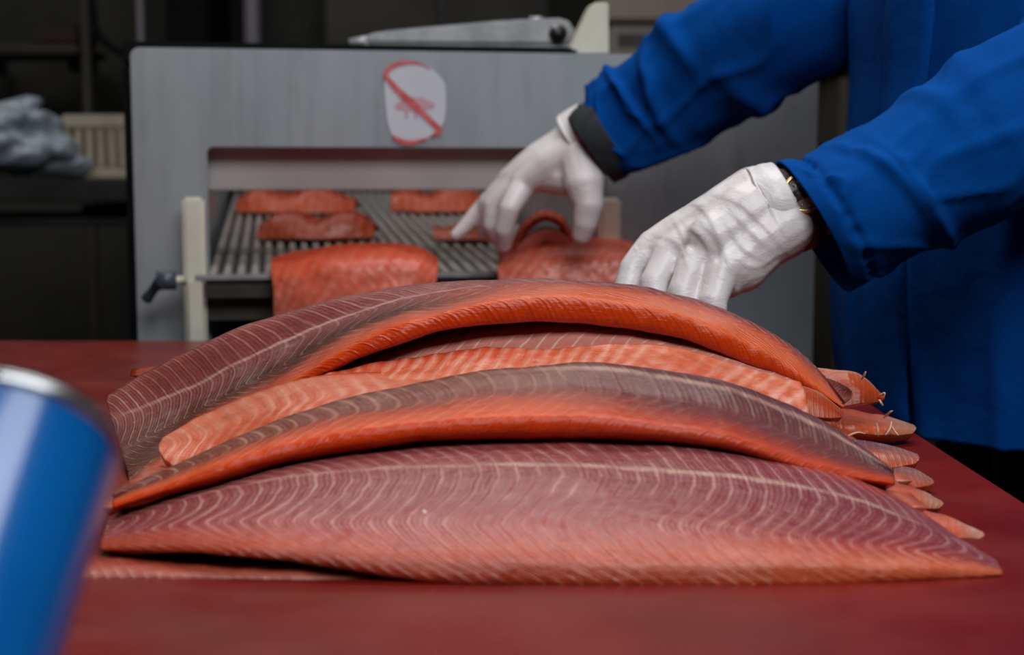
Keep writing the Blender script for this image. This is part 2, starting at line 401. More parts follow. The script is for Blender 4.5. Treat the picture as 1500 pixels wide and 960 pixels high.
# prohibition sign taped to the panel
m_paper = plain('sign_paper', 'c3c7d0', .4, c2='b9bec8', ns=9)
m_red = plain('sign_red_ink', 'b8434a', .5, c2='c86468', ns=60)
m_pink = plain('sign_faded_ink', 'c09aa4', .5, c2='b98c98', ns=40)
sg = empty('warning_sign', (0, 0, 0))
def sg_poly(name, pts, off, th, mat, smooth_n=None):
    P = [ml(x, y, -off)[::2] for x, y in pts]
    if smooth_n: P = [tuple(p) for p in cr(P, smooth_n, True)]
    return mworld(prism(name, P, -off, -off+th, mat), sg)
S = lambda x, y: (530+x/6, 70+y/6)
sg_poly('sign_backing', [S(*p) for p in ((210, 215), (300, 150), (430, 120), (560, 150), (690, 260), (735, 350), (735, 560), (700, 690), (560, 800), (430, 840), (310, 815), (245, 720), (215, 560), (200, 330))], .0015, .001, m_paper, 60)
def stroke(name, pts, w0, off, mat):
    P = np.array([S(*p) for p in pts]); P = cr(P, 20); T = np.gradient(P, axis=0); T /= np.linalg.norm(T, axis=1)[:, None]
    Nn = np.stack([-T[:, 1], T[:, 0]], 1); wv = np.interp(np.linspace(0, 1, 20), np.linspace(0, 1, len(w0)), w0)[:, None]/6
    sg_poly(name, list(map(tuple, P+Nn*wv))+list(map(tuple, (P-Nn*wv)[::-1])), off, .0004, mat)
stroke('faded_symbol', [(295, 520), (400, 500), (500, 495), (640, 505)], [20, 52, 62, 58, 18], .0020, m_pink)
for x in (390, 470): stroke('faded_symbol', [(x, 560), (x+3, 590), (x, 620)], [12, 12], .0020, m_pink)
stroke('slash', [(215, 255), (330, 385), (520, 560), (680, 715)], [20, 24, 34, 26, 24], .0028, m_red)
stroke('ring_arc', [(205, 270), (215, 215), (290, 150), (420, 128), (520, 140), (600, 185)], [18, 22, 22, 16, 8, 3], .0025, m_red)
stroke('ring_arc', [(690, 700), (670, 745), (610, 775)], [26, 24, 8], .0025, m_red)
stroke('ring_arc', [(270, 775), (330, 815), (430, 835), (570, 800)], [12, 22, 22, 8], .0025, m_red)
tag(sg, 'white prohibition sign with red diagonal bar on the grey panel', 'sign')

# ------------------------------------------------------------------ dim room behind
m_cream = plain('cream_crate_plastic', 'a39a86', .5, c2='90887a', ns=6)
m_film = plain('bluish_plastic_film', '8f9ba6', .35, c2='717c86', ns=12, bump=.5, bs=25)
m_pipe = plain('grey_violet_pipe', '76707c', .4)
m_redc = plain('dark_red_crate', '5a1d1d', .5)
def bwall(name, px0, px1, py0, py1, Y, d, mat, bevel=.01, parent=None):
    a = W(px0, py1, Y); b = W(px1, py0, Y); return box(name, (a.x, Y, a.z), (b.x, Y+d, b.z), mat, parent, bevel)
# crate with upright slots
def slot_crate(px0, px1, py0, py1, Y, label):
    r = empty('slotted_crate', W((px0+px1)/2, py1, Y)); a = W(px0, py1, Y); b = W(px1, py0, Y); D = .35
    wd, ht = b.x-a.x, b.z-a.z
    def bx(n, lo, hi): return box(n, lo, hi, m_cream, r, .004)
    for y in (0, D):
        bx('rim', (-wd/2, y-.012, ht-.034), (wd/2, y+.012, ht)); bx('lower_rail', (-wd/2, y-.012, 0), (wd/2, y+.012, .028))
        n = 13
        for i in range(n):
            x = -wd/2+(wd-.016)*i/(n-1); bx('slat', (x, y-.01, .028), (x+.016, y+.01, ht-.034))
    for x in (-wd/2, wd/2): bx('end_panel', (x-.012, .013, 0), (x+.012, D-.013, ht))
    bx('crate_floor', (-wd/2+.013, .013, 0), (wd/2-.013, D-.013, .015))
    return tag(r, label, 'crate')
slot_crate(98, 300, 168, 262, 3.7, 'cream plastic crate with upright slots left of the machine')
# film bundle
c0 = W(20, 203, 3.6); sg_ = []; cz = W(60, 264, 3.7).z
for i in range(46):
    a = np.array(c0)+np.array((random.uniform(-.17, .07), random.uniform(-.05, .14), random.uniform(-.07, .06)))
    sg_.append((a, random.uniform(.018, .034), a+np.array((random.uniform(-.14, .14), 0, random.uniform(-.03, .03))), random.uniform(.015, .03)))
o = blob('plastic_bag_bundle', sg_, .009, m_film, smooth=2, post=lambda P, Nn: np.maximum(P, np.array((-9, -9, cz+.003)))+np.abs(Nn)*np.sign(Nn)*np.array((1, 1, .0))*((1-np.abs(snoise(P, 55, 3)))*.016)[:, None])
tag(o, 'pale bluish plastic bags heaped beside the cream crate', 'bag')
# cart carrying them
cz = W(60, 264, 3.7).z
ct = empty('dark_cart', (-1.25, 3.6, FZ))
def ctb(n, lo, hi, mat=m_dark): return under(box(n, lo, hi, mat, bevel=.004), ct)
ctb('cart_top', (-1.75, 3.42, cz-.05), (-.72, 4.15, cz)); zr = W(0, 316, 3.6).z; ctb('cart_shelf', (-1.72, 3.46, zr-.022), (-.75, 4.05, zr-.001))
for x in (-1.72, -.77):
    for y in (3.45, 4.09): ctb('leg', (x, y, FZ), (x+.03, y+.03, cz-.05))
tag(ct, 'dark steel cart under the crate and plastic bags', 'cart')
o = bwall('red_crate', 120, 190, 299, 316, 3.6, .3, m_redc, .004)
tag(o, 'small dark red crate below the cream slotted crate', 'crate')
# posts, pipe, panels
for px, wpx, mat, nm, lb in ((124, 16, m_brown, 'wall_post', 'dull brown upright post left of the machine'), (205, 12, m_pipe, 'standing_pipe', 'thin grey violet upright pipe above the machine corner'), (370, 26, m_pipe, 'wall_duct', 'grey upright duct on the dark wall above the machine')):
    a = W(px, 0, 4.9); r = wpx/2/FPX*4.9
    o = tube(nm, [(a.x, 4.9, FZ), (a.x, 4.9, FZ+.4), (a.x, 4.9, 1.4), (a.x, 4.9, 2.2)], r, mat, n=16); tag(o, lb, 'post' if 'post' in nm else 'pipe')
h_ = [W(*p, 4.8) for p in ((134, -40), (136, 10), (142, 45), (158, 66), (185, 80), (230, 90))]
tag(tube('hanging_hose', h_, .012, m_black, res=30), 'black hose hanging in a curve from above', 'hose')
sh = empty('wall_shelf', W(60, 75, 4.9)); o = bwall('shelf_board', -60, 116, 66, 78, 4.85, .35, m_brown); under(o, sh)
for x in (-40, 100): under(bwall('shelf_bracket', x, x+8, 79, 105, 5.1, .3, m_dark, .002), sh)
tag(sh, 'dull shelf board on the dark back wall at left', 'shelf')
tag(bwall('carton', 50, 112, 36, 65.5, 4.95, .25, plain('dark_carton', '2a1612', .8)), 'dark reddish carton on the wall shelf', 'box')
cb = empty('wall_cabinet', W(600, 70, 4.95))
for x0, x1 in ((480, 642), (650, 800)): under(bwall('cabinet_door', x0, x1, -160, 120, 4.95, .03, m_brown), cb)
under(bwall('cabinet_body', 478, 802, -165, 125, 4.985, .4, m_dark), cb)
tag(cb, 'dull brown two door cabinet against the back wall', 'cabinet')
tag(bwall('tall_locker', 250, 300, -200, 300, 5.0, .4, m_black), 'black tall locker behind the machine at left', 'locker')
cn = empty('control_cabinet', W(960, 90, 3.6))
o = under(bwall('cabinet_body', 888, 1085, 36, 240, 3.6, .3, m_beige), cn)
under(bwall('cabinet_lid', 884, 1089, -160, 30, 3.58, .32, m_beige, .006), cn)
for i in range(5): under(bwall('vent_slot', 905, 955, 50+i*4, 51.6+i*4, 3.594, .01, m_dark, 0), cn)
tag(cn, 'beige machine cabinet with a vent behind the wedge', 'cabinet')
db = empty('dark_bin', (W(1245, 250, 3.2).x, 3.4, FZ)); under(bwall('bin_body', 1212, 1330, 100, 979, 3.2, .4, m_brown, .02), db); under(bwall('bin_lid', 1206, 1336, 78, 99, 3.19, .42, m_black, .006), db)
tag(db, 'dull brown bin with black lid between machine and worker', 'bin')
# ------------------------------------------------------------------ salmon fillets
def px_rows(rows):
    return [[np.array(W(*p)) for p in r] for r in rows]
def off(row, dx, dy, dz): return [p+np.array((dx, dy, dz)) for p in row]
def fillet(name, rows, T, mat, label, nu=200, nv=50, edge=.18, ends=.04, group=None, seed=0, rough=.0008, parent=None, endmin=.0, cat='fish fillet', edge_wave=.0, tv=None):
    G = cr(np.array(rows), nv)                       # (nv, k, 3)
    G = np.moveaxis(cr(np.moveaxis(G, 1, 0), nu), 0, 1)   # (nv, nu, 3)
    du = np.gradient(G, axis=1); dv = np.gradient(G, axis=0); n = np.cross(du, dv); n /= np.linalg.norm(n, axis=2, keepdims=True)+1e-12
    if (n[nv//2, nu//2] @ np.array((0, -.4, 1))) < 0: n = -n
    if rough:
        G = G + n*((snoise(G, 90, seed)*.6+snoise(G, 260, seed+1)*.3+snoise(G, 600, seed+2)*.15)*rough)[..., None]
    if edge_wave:
        x = G[-1, :, 0]; wv = snoise(np.stack([x, x*0], 1), 160, seed+5)*edge_wave
        fall = np.clip((np.linspace(0, 1, nv)-.6)/.4, 0, 1)**2
        G[..., 2] += wv[None]*fall[:, None]
    v = np.linspace(0, 1, nv)[:, None]; u = np.linspace(0, 1, nu)[None]
    s = np.clip(np.minimum(v, 1-v)/edge, 0, 1); e = np.clip(np.minimum(u, 1-u)/ends, 0, 1)
    th = T*np.sqrt(1-(1-s)**2)*(endmin+(1-endmin)*np.sqrt(1-(1-e)**2))+.0006
    if tv: th = th*np.interp(v, [a for a, b in tv], [b for a, b in tv])
    B = G - n*th[..., None]
    V = np.concatenate([G.reshape(-1, 3), B.reshape(-1, 3)]); m = nu*nv
    idx = np.arange(m).reshape(nv, nu); a, b, c, d = idx[:-1, :-1], idx[:-1, 1:], idx[1:, 1:], idx[1:, :-1]
    top = np.stack([a, d, c, b], -1).reshape(-1, 4); bot = np.stack([a, b, c, d], -1).reshape(-1, 4)+m
    ring = list(idx[0, :])+list(idx[1:, -1])+list(idx[-1, -2::-1])+list(idx[-2:0:-1, 0])
    side = [(ring[i], ring[(i+1) % len(ring)], ring[(i+1) % len(ring)]+m, ring[i]+m) for i in range(len(ring))]
    F = top.tolist()+bot.tolist()+side
    uu, vv = np.broadcast_to(u, (nv, nu)), np.broadcast_to(v, (nv, nu)); UV = np.stack([uu, vv], -1).reshape(-1, 2); UV = np.concatenate([UV, UV])
    o = mesh(name, V, F, mat, parent, uvs=UV)
    bm = bmesh.new(); bm.from_mesh(o.data); bmesh.ops.recalc_face_normals(bm, faces=bm.faces); bm.to_mesh(o.data); bm.free()
    if label: tag(o, label, cat, group or 'salmon fillets heaped on the red table')
    return o
TVW = ((0, 1), (.4, .7), (.6, .25), (.75, .08), (1, .05))
ORG, ORG2, PINK, PURP, BRN, DRK = 'd2522a', 'b93f1c', 'c9665a', '9c5a5c', '7d5650', '4c3430'

# --- front fillet, its whole face to the camera
m1 = fish_mat('front_fillet_flesh', [(0, 'b0402f'), (.14, 'a8403a'), (.2, '96484a'), (.33, '904648'), (.42, '9a4648'), (.5, 'b04c46'), (.58, 'c04a30'), (.76, 'b84020'), (.86, '98300f'), (1, '701c08')],
    [(0, 'b03828'), (.14, 'a43c38'), (.2, '88404a'), (.33, '843a42'), (.43, '90383c'), (.5, 'b84834'), (.62, 'd06038'), (.76, 'c85022'), (.86, 'a83810'), (1, '782008')], [(0, 0), (.45, 0), (.75, 1), (1, 1)],
    N=50, zig=((0, -3.8), (.14, -2.2), (.24, -.6), (.285, 0), (.33, .1), (.38, -.35), (.455, -1.7), (.475, -1.85), (.495, -1.65), (.72, 1.6), (.86, 3.2), (1, 3.6)), lstr=((0, .3), (.28, .7), (.5, .75), (.58, .55), (.8, .5), (.9, .1), (1, 0)), lw=.18, lcol='d4a498',
    lateral=(((0, .26), (.2, .28), (.5, .286), (.8, .286), (1, .286)), ((0, .0), (.15, .55), (.4, .6), (.6, .95), (.85, .8), (.95, .1), (1, 0))), latw=.008, rough=.34, bumpk=.85, dark=.55, spec=.5, zint='LINEAR')
F1 = px_rows([
 [(160, 757, .80), (300, 712, .815), (470, 668, .825), (640, 650, .833), (820, 643, .836), (1000, 647, .836), (1160, 678, .83), (1310, 729, .80), (1458, 822, .735)],
 [(155, 771, .785), (300, 724, .785), (470, 694, .785), (640, 683, .785), (820, 680, .785), (1000, 690, .785), (1160, 710, .783), (1310, 750, .77), (1462, 828, .725)],
 [(150, 783, .765), (300, 758, .745), (470, 750, .738), (640, 747, .735), (820, 747, .735), (1000, 754, .735), (1160, 770, .733), (1310, 793, .732), (1466, 833, .72)],
 [(148, 792, .75), (300, 785, .722), (470, 794, .711), (640, 804, .704), (820, 810, .702), (1000, 812, .702), (1160, 814, .702), (1310, 820, .706), (1468, 836, .713)],
 [(147, 800, .742), (300, 800, .712), (470, 814, .702), (640, 836, .696), (820, 845, .695), (1000, 847, .695), (1160, 847, .696), (1310, 842, .700), (1468, 839, .710)],
 [(147, 806, .742), (300, 811, .712), (470, 829, .703), (640, 855, .698), (820, 865, .6985), (1000, 866, .6985), (1160, 865, .6985), (1310, 855, .703), (1468, 842, .710)]])
F1 = [off(F1[0], 0, .045, -.004)] + F1 + [off(F1[-1], 0, .012, .0015)]
fillet('salmon_fillet', F1, .013, m1, 'frontmost salmon fillet with pale herringbone lines lying along the table front', 300, 96, seed=1, edge=.1, tv=((0, 1), (.5, .9), (.7, .4), (.85, .1), (1, .05)))
# --- its underlayer at the left
m0 = fish_mat('under_fillet_flesh', [(0, '9c3020'), (.5, 'a84838'), (.75, 'b06a5c'), (1, '8a2a1c')], N=30, zig=((0, 0), (1, 2)), lstr=((0, .1), (1, .12)), rough=.3)
F0 = px_rows([
 [(112, 812, .755), (300, 818, .745), (500, 832, .73), (650, 846, .718)],
 [(110, 822, .725), (300, 827, .717), (500, 838, .711), (650, 850, .708)],
 [(110, 838, .709), (300, 841, .706), (500, 847, .705), (650, 856, .703)],
 [(112, 855, .705), (300, 856, .704), (500, 858, .703), (650, 861, .702)]])
fillet('salmon_fillet', F0, .005, m0, 'thin salmon fillet lying flat under the left end of the frontmost fillet', 120, 30, seed=11)

# --- second fillet: dark band on top, rolled orange edge
m2 = fish_mat('second_fillet_flesh', [(0, '6a3c30'), (.2, '6e4034'), (.33, '7a3c30'), (.39, 'b04a32'), (.5, 'd05830'), (.62, 'd84c1c'), (.7, 'cc3a06'), (.9, 'a82a04'), (1, '7f1c04')],
    [(0, '5a3a40'), (.2, '5e3c40'), (.40, '6e3c3c'), (.50, '9c3e30'), (.62, 'c04c34'), (.8, 'b83a1a'), (.9, 'a02c0e'), (1, '782006')], [(0, 0), (.5, .0), (.7, 1), (1, 1)],
    N=44, zig=((0, -1), (.2, 0), (.32, 1.2), (.40, .2), (.66, -2.2), (1, -3)), lstr=((0, .2), (.2, .4), (.36, .4), (.42, .25), (.6, .4), (.7, .12), (.8, 0), (1, 0)), lw=.24, lcol='d6a08a',
    lateral=(((0, .22), (.4, .21), (1, .25)), ((0, 0), (.45, 0), (.6, .7), (.95, .6), (1, 0))), rough=.32, spec=.16, lu=((0, 1), (.45, 1), (.62, .35), (1, .15)))
F2 = px_rows([
 [(168, 726, .80), (300, 662, .83), (440, 605, .86), (600, 563, .88), (760, 539, .885), (900, 532, .885), (1060, 560, .885), (1190, 608, .875), (1306, 688, .845)],
 [(166, 732, .795), (300, 674, .813), (440, 624, .836), (600, 590, .848), (760, 574, .852), (900, 574, .852), (1060, 600, .852), (1190, 647, .847), (1309, 696, .84)],
 [(165, 736, .79), (300, 684, .800), (440, 638, .817), (600, 609, .824), (760, 598, .828), (900, 601, .828), (1060, 624, .829), (1190, 668, .832), (1310, 702, .836)],
 [(165, 740, .787), (300, 693, .795), (440, 650, .808), (600, 623, .814), (760, 614, .817), (900, 617, .817), (1060, 638, .818), (1190, 680, .824), (1310, 706, .834)],
 [(167, 746, .788), (300, 707, .796), (440, 669, .808), (600, 645, .814), (760, 638, .818), (900, 639, .818), (1060, 656, .819), (1190, 693, .824), (1309, 711, .834)]])
F2 = [off(F2[0], 0, .05, -.026)] + F2 + [off(F2[-1], 0, .022, -.008)]
fillet('salmon_fillet', F2, .013, m2, 'second salmon fillet from the front with brown band and rolled orange edge', 280, 72, seed=2, edge=.15, tv=TVW)

# --- third: pale striped piece with a rounded left end
m3 = fish_mat('pale_striped_flesh', [(0, 'b83c1c'), (.06, 'cc6a4a'), (.4, 'cc6244'), (.7, 'c85434'), (1, 'b4381a')], N=26, zig=((0, 0), (.35, 1.6), (.6, .6), (1, -1.6)), lstr=((0, .3), (.3, .8), (1, .8)), lw=.42, lcol='dd9c80', rough=.4)
F3 = px_rows([
 [(238, 642, .90), (300, 606, .93), (380, 572, .94), (460, 553, .945), (560, 546, .945), (660, 548, .945), (760, 553, .94), (860, 566, .935), (960, 590, .93)],
 [(232, 656, .885), (302, 632, .90), (385, 598, .905), (465, 577, .91), (565, 565, .912), (665, 563, .912), (760, 566, .912), (860, 578, .91), (960, 600, .91)],
 [(240, 672, .872), (308, 652, .885), (392, 616, .89), (470, 594, .895), (570, 580, .897), (670, 577, .897), (760, 578, .897), (860, 588, .895), (960, 612, .895)],
 [(262, 690, .868), (325, 672, .87), (405, 640, .875), (480, 618, .88), (580, 602, .882), (680, 597, .882), (760, 598, .882), (860, 606, .88), (960, 630, .88)]])
fillet('salmon_fillet', F3, .012, m3, 'pale orange striped fillet with rounded left end tucked behind the second fillet', 220, 44, seed=3, edge=.2, ends=.03)
# --- fourth: striped with cut right end
m4 = fish_mat('striped_belly_flesh', [(0, 'c03c1a'), (.12, 'cc4a26'), (.5, 'd06440'), (1, 'cf6040')], [(0, 'cc6440'), (.5, 'c85a38'), (1, 'b84c2c')], [(0, 0), (.4, 0), (.6, 1), (1, 1)],
    N=30, zig=((0, 1.8), (1, -1.0)), lstr=((0, .55), (1, .75)), lw=.42, lcol='e6b09a', rough=.38)
F4 = px_rows([
 [(470, 549, .965), (560, 529, .967), (640, 516, .968), (720, 509, .968), (800, 514, .966), (880, 506, .966), (980, 508, .966), (1080, 536, .957), (1172, 562, .94)],
 [(480, 560, .945), (560, 545, .945), (640, 535, .945), (720, 530, .945), (800, 530, .945), (880, 524, .945), (980, 529, .944), (1080, 555, .937), (1180, 578, .925)],
 [(490, 572, .925), (560, 560, .925), (640, 553, .925), (720, 550, .925), (800, 549, .925), (880, 545, .925), (980, 552, .924), (1080, 577, .917), (1184, 596, .912)],
 [(500, 592, .90), (560, 584, .90), (640, 578, .90), (720, 575, .90), (800, 573, .90), (880, 570, .90), (980, 580, .90), (1080, 605, .893), (1192, 622, .895)]])
fillet('salmon_fillet', F4, .010, m4, 'pale striped salmon fillet with squared right end in the middle of the heap', 220, 44, seed=4, edge=.15, ends=.015, rough=.0014)
# --- fifth: pinkish strip in the shadow of the top fillet
m5 = fish_mat('pink_lined_flesh', [(0, 'b86458'), (.4, 'd08878'), (.75, 'cc8074'), (1, 'cc583c')], N=32, zig=((0, 2.2), (1, -1.2)), lstr=((0, .9), (1, .7)), lw=.14, lcol='f2d2c4', rough=.42, wob=.03)
F5 = px_rows([
 [(400, 566, 1.02), (500, 524, 1.02), (640, 480, 1.02), (760, 462, 1.02), (880, 462, 1.02), (980, 480, 1.02), (1080, 513, 1.01), (1165, 555, .985)],
 [(402, 577, .995), (502, 538, .995), (640, 497, .997), (760, 481, .998), (880, 481, .998), (980, 497, .997), (1080, 527, .99), (1168, 566, .972)],
 [(404, 586, .98), (504, 550, .98), (640, 514, .98), (760, 501, .981), (880, 499, .982), (980, 512, .981), (1080, 540, .975), (1170, 574, .962)],
 [(408, 600, .962), (506, 566, .962), (640, 532, .962), (760, 524, .962), (880, 520, .962), (980, 530, .962), (1080, 556, .958), (1172, 588, .952)]])
fillet('salmon_fillet', F5, .012, m5, 'pinkish fillet with fine pale lines shaded under the topmost fillet', 220, 40, seed=5)

# --- topmost fillet arching over the heap
bA = [(0, '8c4438'), (.14, '884540'), (.27, '804042'), (.37, '66302e'), (.42, '3a1d14'), (.47, '5c281c'), (.53, 'b4503c'), (.62, 'd25634'), (.69, 'd8501c'), (.74, 'cc3a04'), (.86, 'b83004'), (1, '8c2202')]
bB = [(0, '5c3036'), (.14, '64343a'), (.24, '7c3c3a'), (.32, 'b04c38'), (.44, 'd0603c'), (.58, 'd86238'), (.69, 'dc5a24'), (.75, 'd04006'), (.86, 'bc3604'), (1, '8c2202')]
m6 = fish_mat('top_fillet_flesh', bA, bB, [(0, 0), (.42, .0), (.62, 1), (1, 1)], N=52,
    zig=((0, -8.), (.28, 0), (.41, -3.2), (.46, -3.0), (.7, 3.2), (1, 3.4)), lstr=((0, .22), (.28, .26), (.40, .26), (.45, .2), (.5, .45), (.66, .55), (.70, .1), (.74, 0), (1, 0)), lw=.2, lcol='dba58e',
    lateral=(((0, .29), (.3, .286), (.55, .28), (1, .28)), ((0, .1), (.1, .5), (.3, .8), (.5, .8), (.58, .0), (1, 0))), latw=.008, rough=.3, spec=.28, bumpk=.65, dark=.25,
    bands3=[(0, '8c4438'), (.28, '7c3e3e'), (.40, '62332e'), (.55, '46281e'), (.72, '5a3024'), (1, '481e14')], umix3=[(0, 1), (.12, 1), (.28, 0), (1, 0)])
F6 = px_rows([
 [(158, 580, 1.06), (220, 542, 1.07), (300, 501, 1.07), (400, 464, 1.07), (520, 431, 1.065), (660, 414, 1.06), (820, 411, 1.05), (980, 430, 1.045), (1110, 478, 1.035), (1190, 535, 1.015), (1236, 590, .985)],
 [(162, 612, 1.03), (230, 588, 1.04), (310, 552, 1.04), (410, 503, 1.04), (530, 457, 1.035), (670, 423, 1.035), (820, 416, 1.03), (980, 435, 1.026), (1110, 483, 1.02), (1190, 540, 1.005), (1236, 592, .983)],
 [(175, 655, .99), (240, 626, 1.0), (320, 585, 1.005), (410, 536, 1.005), (530, 473, 1.005), (670, 436, 1.01), (820, 422, 1.012), (980, 442, 1.012), (1110, 491, 1.008), (1190, 546, .998), (1236, 593, .982)],
 [(185, 685, .955), (248, 645, .975), (330, 600, .98), (420, 552, .98), (535, 488, .98), (670, 447, .985), (820, 429, .99), (980, 450, .994), (1110, 501, .995), (1190, 553, .99), (1236, 595, .98)],
 [(187, 696, .942), (250, 656, .965), (332, 610, .968), (425, 561, .968), (540, 498, .968), (670, 455, .973), (820, 438, .978), (980, 460, .983), (1110, 512, .985), (1190, 562, .982), (1236, 597, .979)],
 [(190, 705, .938), (253, 667, .965), (335, 621, .968), (430, 573, .968), (545, 516, .968), (670, 481, .973), (820, 470, .979), (980, 490, .984), (1110, 537, .986), (1190, 574, .983), (1236, 598, .979)]])
F6 = [off(F6[0], 0, .06, -.022)] + F6 + [off(F6[-1], 0, .02, -.002)]
fillet('salmon_fillet', F6, .013, m6, 'topmost salmon fillet arching over the heap with pale lateral line and tail at right', 320, 84, seed=6, edge=.12, ends=.03, tv=TVW)

# --- fillets underneath, whose ends poke out
mt1 = fish_mat('tail_orange_flesh', [(0, 'b07a68'), (.1, 'a8482a'), (.5, 'a03a14'), (1, '8c3010')], N=14, lstr=((0, .1), (1, .05)), rough=.28, spec=.2)
mt2 = fish_mat('tail_pink_flesh', [(0, 'b0503c'), (.4, 'c4604a'), (.7, 'c45430'), (1, 'a83c18')], [(0, 'b08878'), (.6, 'a9705a'), (1, '9c5a40')], [(0, 0), (.72, 0), (.9, 1), (1, 1)], N=16, lstr=((0, .12), (1, .08)), rough=.3)
mt3 = fish_mat('tail_dark_flesh', [(0, '5c4450'), (.25, '7c4a4c'), (.6, 'b4523c'), (1, 'a83c18')], [(0, '8a6460'), (.5, 'a06054'), (1, 'b04c28')], [(0, 0), (.6, 0), (.85, 1), (1, 1)], N=18, zig=((0, 0), (1, 2)), lstr=((0, .2), (1, .08)), rough=.3)
def tailf(rows, T, mat, label, seed, mid=True):
    R = px_rows(rows)
    return fillet('salmon_fillet', R, T, mat, label, 110, 32, edge=.28, ends=.05, seed=seed, rough=.0012)
T1 = tailf([[(205, 548, 1.12), (420, 500, 1.12), (700, 470, 1.12), (980, 490, 1.10), (1120, 522, 1.08), (1212, 541, 1.06), (1258, 549, 1.055), (1294, 578, 1.05)],
       [(195, 541, 1.11), (420, 510, 1.09), (700, 482, 1.085), (980, 505, 1.075), (1120, 540, 1.06), (1214, 562, 1.047), (1260, 570, 1.043), (1297, 583, 1.047)],
       [(190, 552, 1.09), (420, 530, 1.06), (700, 500, 1.055), (980, 530, 1.05), (1120, 570, 1.045), (1214, 596, 1.037), (1262, 592, 1.037), (1293, 588, 1.045)]], .012, mt1, 'dark orange salmon flap standing up behind the tail of the topmost fillet', 21)
T2 = tailf([[(900, 575, 1.12), (1080, 590, 1.11), (1180, 598, 1.10), (1240, 601, 1.09), (1300, 609, 1.085), (1338, 622, 1.08)],
       [(900, 600, 1.08), (1080, 610, 1.075), (1180, 613, 1.07), (1240, 616, 1.067), (1300, 622, 1.064), (1342, 628, 1.068)],
       [(900, 625, 1.05), (1080, 632, 1.05), (1180, 634, 1.05), (1240, 634, 1.05), (1300, 636, 1.05), (1337, 635, 1.06)]], .010, mt2, 'salmon tail lying on the table at the far right corner of the heap', 22)
T3 = tailf([[(1120, 556, .985), (1180, 566, .982), (1215, 585, .975), (1236, 602, .968)],
       [(1120, 580, .96), (1180, 586, .958), (1215, 599, .955), (1235, 607, .957)],
       [(1120, 610, .945), (1180, 612, .945), (1215, 614, .945), (1232, 613, .95)]], .006, mt1, 'brownish orange flap under the pointed tail of the topmost fillet', 23)
T4 = tailf([[(1000, 640, .96), (1160, 640, .95), (1250, 645, .945), (1305, 652, .94), (1343, 666, .935)],
       [(1000, 660, .935), (1160, 660, .93), (1250, 662, .925), (1305, 667, .922), (1347, 672, .926)],
       [(1000, 688, .915), (1160, 686, .915), (1250, 684, .912), (1305, 683, .912), (1342, 678, .92)]], .010, mt3, 'rounded translucent salmon tail tip, upper one right of the second fillet', 24)
T5 = tailf([[(1080, 672, .93), (1200, 676, .925), (1280, 680, .92), (1335, 685, .915), (1366, 700, .906)],
       [(1080, 690, .91), (1200, 692, .905), (1280, 694, .90), (1335, 698, .897), (1369, 705, .90)],
       [(1080, 714, .89), (1200, 714, .887), (1280, 714, .885), (1335, 713, .882), (1364, 709, .893)]], .009, mt3, 'dark edged salmon tail tip casting a shadow, second right of the second fillet', 25)
T6 = tailf([[(1100, 690, .88), (1220, 700, .875), (1300, 707, .868), (1345, 718, .858), (1378, 736, .845)],
       [(1100, 710, .86), (1220, 716, .857), (1300, 722, .852), (1345, 731, .843), (1381, 741, .84)],
       [(1100, 740, .845), (1220, 744, .842), (1300, 746, .838), (1345, 748, .832), (1374, 747, .836)]], .008, mt2, 'narrow pink salmon tail with glossy blunt tip on the right', 26)
T7 = tailf([[(1180, 728, .845), (1270, 735, .84), (1345, 745, .83), (1400, 760, .81), (1440, 780, .79)],
       [(1180, 750, .82), (1270, 754, .818), (1345, 762, .812), (1400, 772, .80), (1442, 784, .787)],
       [(1180, 785, .80), (1270, 787, .795), (1345, 789, .79), (1400, 790, .785), (1438, 788, .785)]], .007, mt2, 'lowest orange salmon tail strip beside the frontmost fillet at right', 27)
# inner layers that carry the heap
mi = fish_mat('inner_flesh', [(0, 'b8503a'), (1, 'c06048')], N=30, zig=((0, 0), (1, 2)), rough=.35)
def layer(x0, x1, yc, wy, z, crown, label, seed):
    xs = np.linspace(x0, x1, 8); rows = []
    for a in np.linspace(-1, 1, 4):
        rows.append([np.array((x, yc+a*wy, max(.012, z*(1-((x-(x0+x1)/2)/((x1-x0)/2))**2*.85)-abs(a)**2*.010))) for x in xs])
    rows = rows[::-1]
    fillet('salmon_fillet', rows, .012, mi, label, 70, 20, seed=seed)
layer(-.24, .24, .86, .05, .030, 0, 'salmon fillet buried under the second fillet from the front', 31)
layer(-.23, .25, .97, .05, .050, 0, 'salmon fillet buried deep in the middle of the heap', 32)
layer(-.23, .25, 1.02, .05, .078, 0, 'salmon fillet buried right beneath the topmost fillet', 33)
layer(-.24, .25, .93, .05, .022, 0, 'salmon fillet lying on the table at the bottom of the heap', 34)
# strands of tissue on the tails
m_str = plain('tissue_strand', 'd8a890', .3, c2='c89078', ns=60)
def strand(parent, pts, r=.0008):
    o = tube('tissue_strand', [W(*p) for p in pts], [r, r*.9, r*.4] if len(pts) == 3 else r, m_str, parent, n=6, res=10)
strand(T1, [(1262, 556, 1.035), (1268, 545, 1.03), (1266, 553, 1.03)], .0006)
strand(T1, [(1288, 580, 1.043), (1296, 576, 1.04), (1294, 584, 1.04)]); strand(T1, [(1288, 586, 1.04), (1293, 594, 1.035), (1291, 589, 1.035)])
for q in ([(1295, 612, 1.06), (1304, 604, 1.05), (1308, 602, 1.05)], [(1306, 618, 1.05), (1304, 628, 1.045), (1297, 638, 1.04)], [(1304, 622, 1.05), (1312, 634, 1.045), (1316, 638, 1.04)], [(1284, 620, 1.045), (1286, 632, 1.04), (1286, 640, 1.04)]): strand(T2, q, .0009)
strand(T2, [(1240, 640, 1.03), (1256, 634, 1.03), (1268, 636, 1.03)])
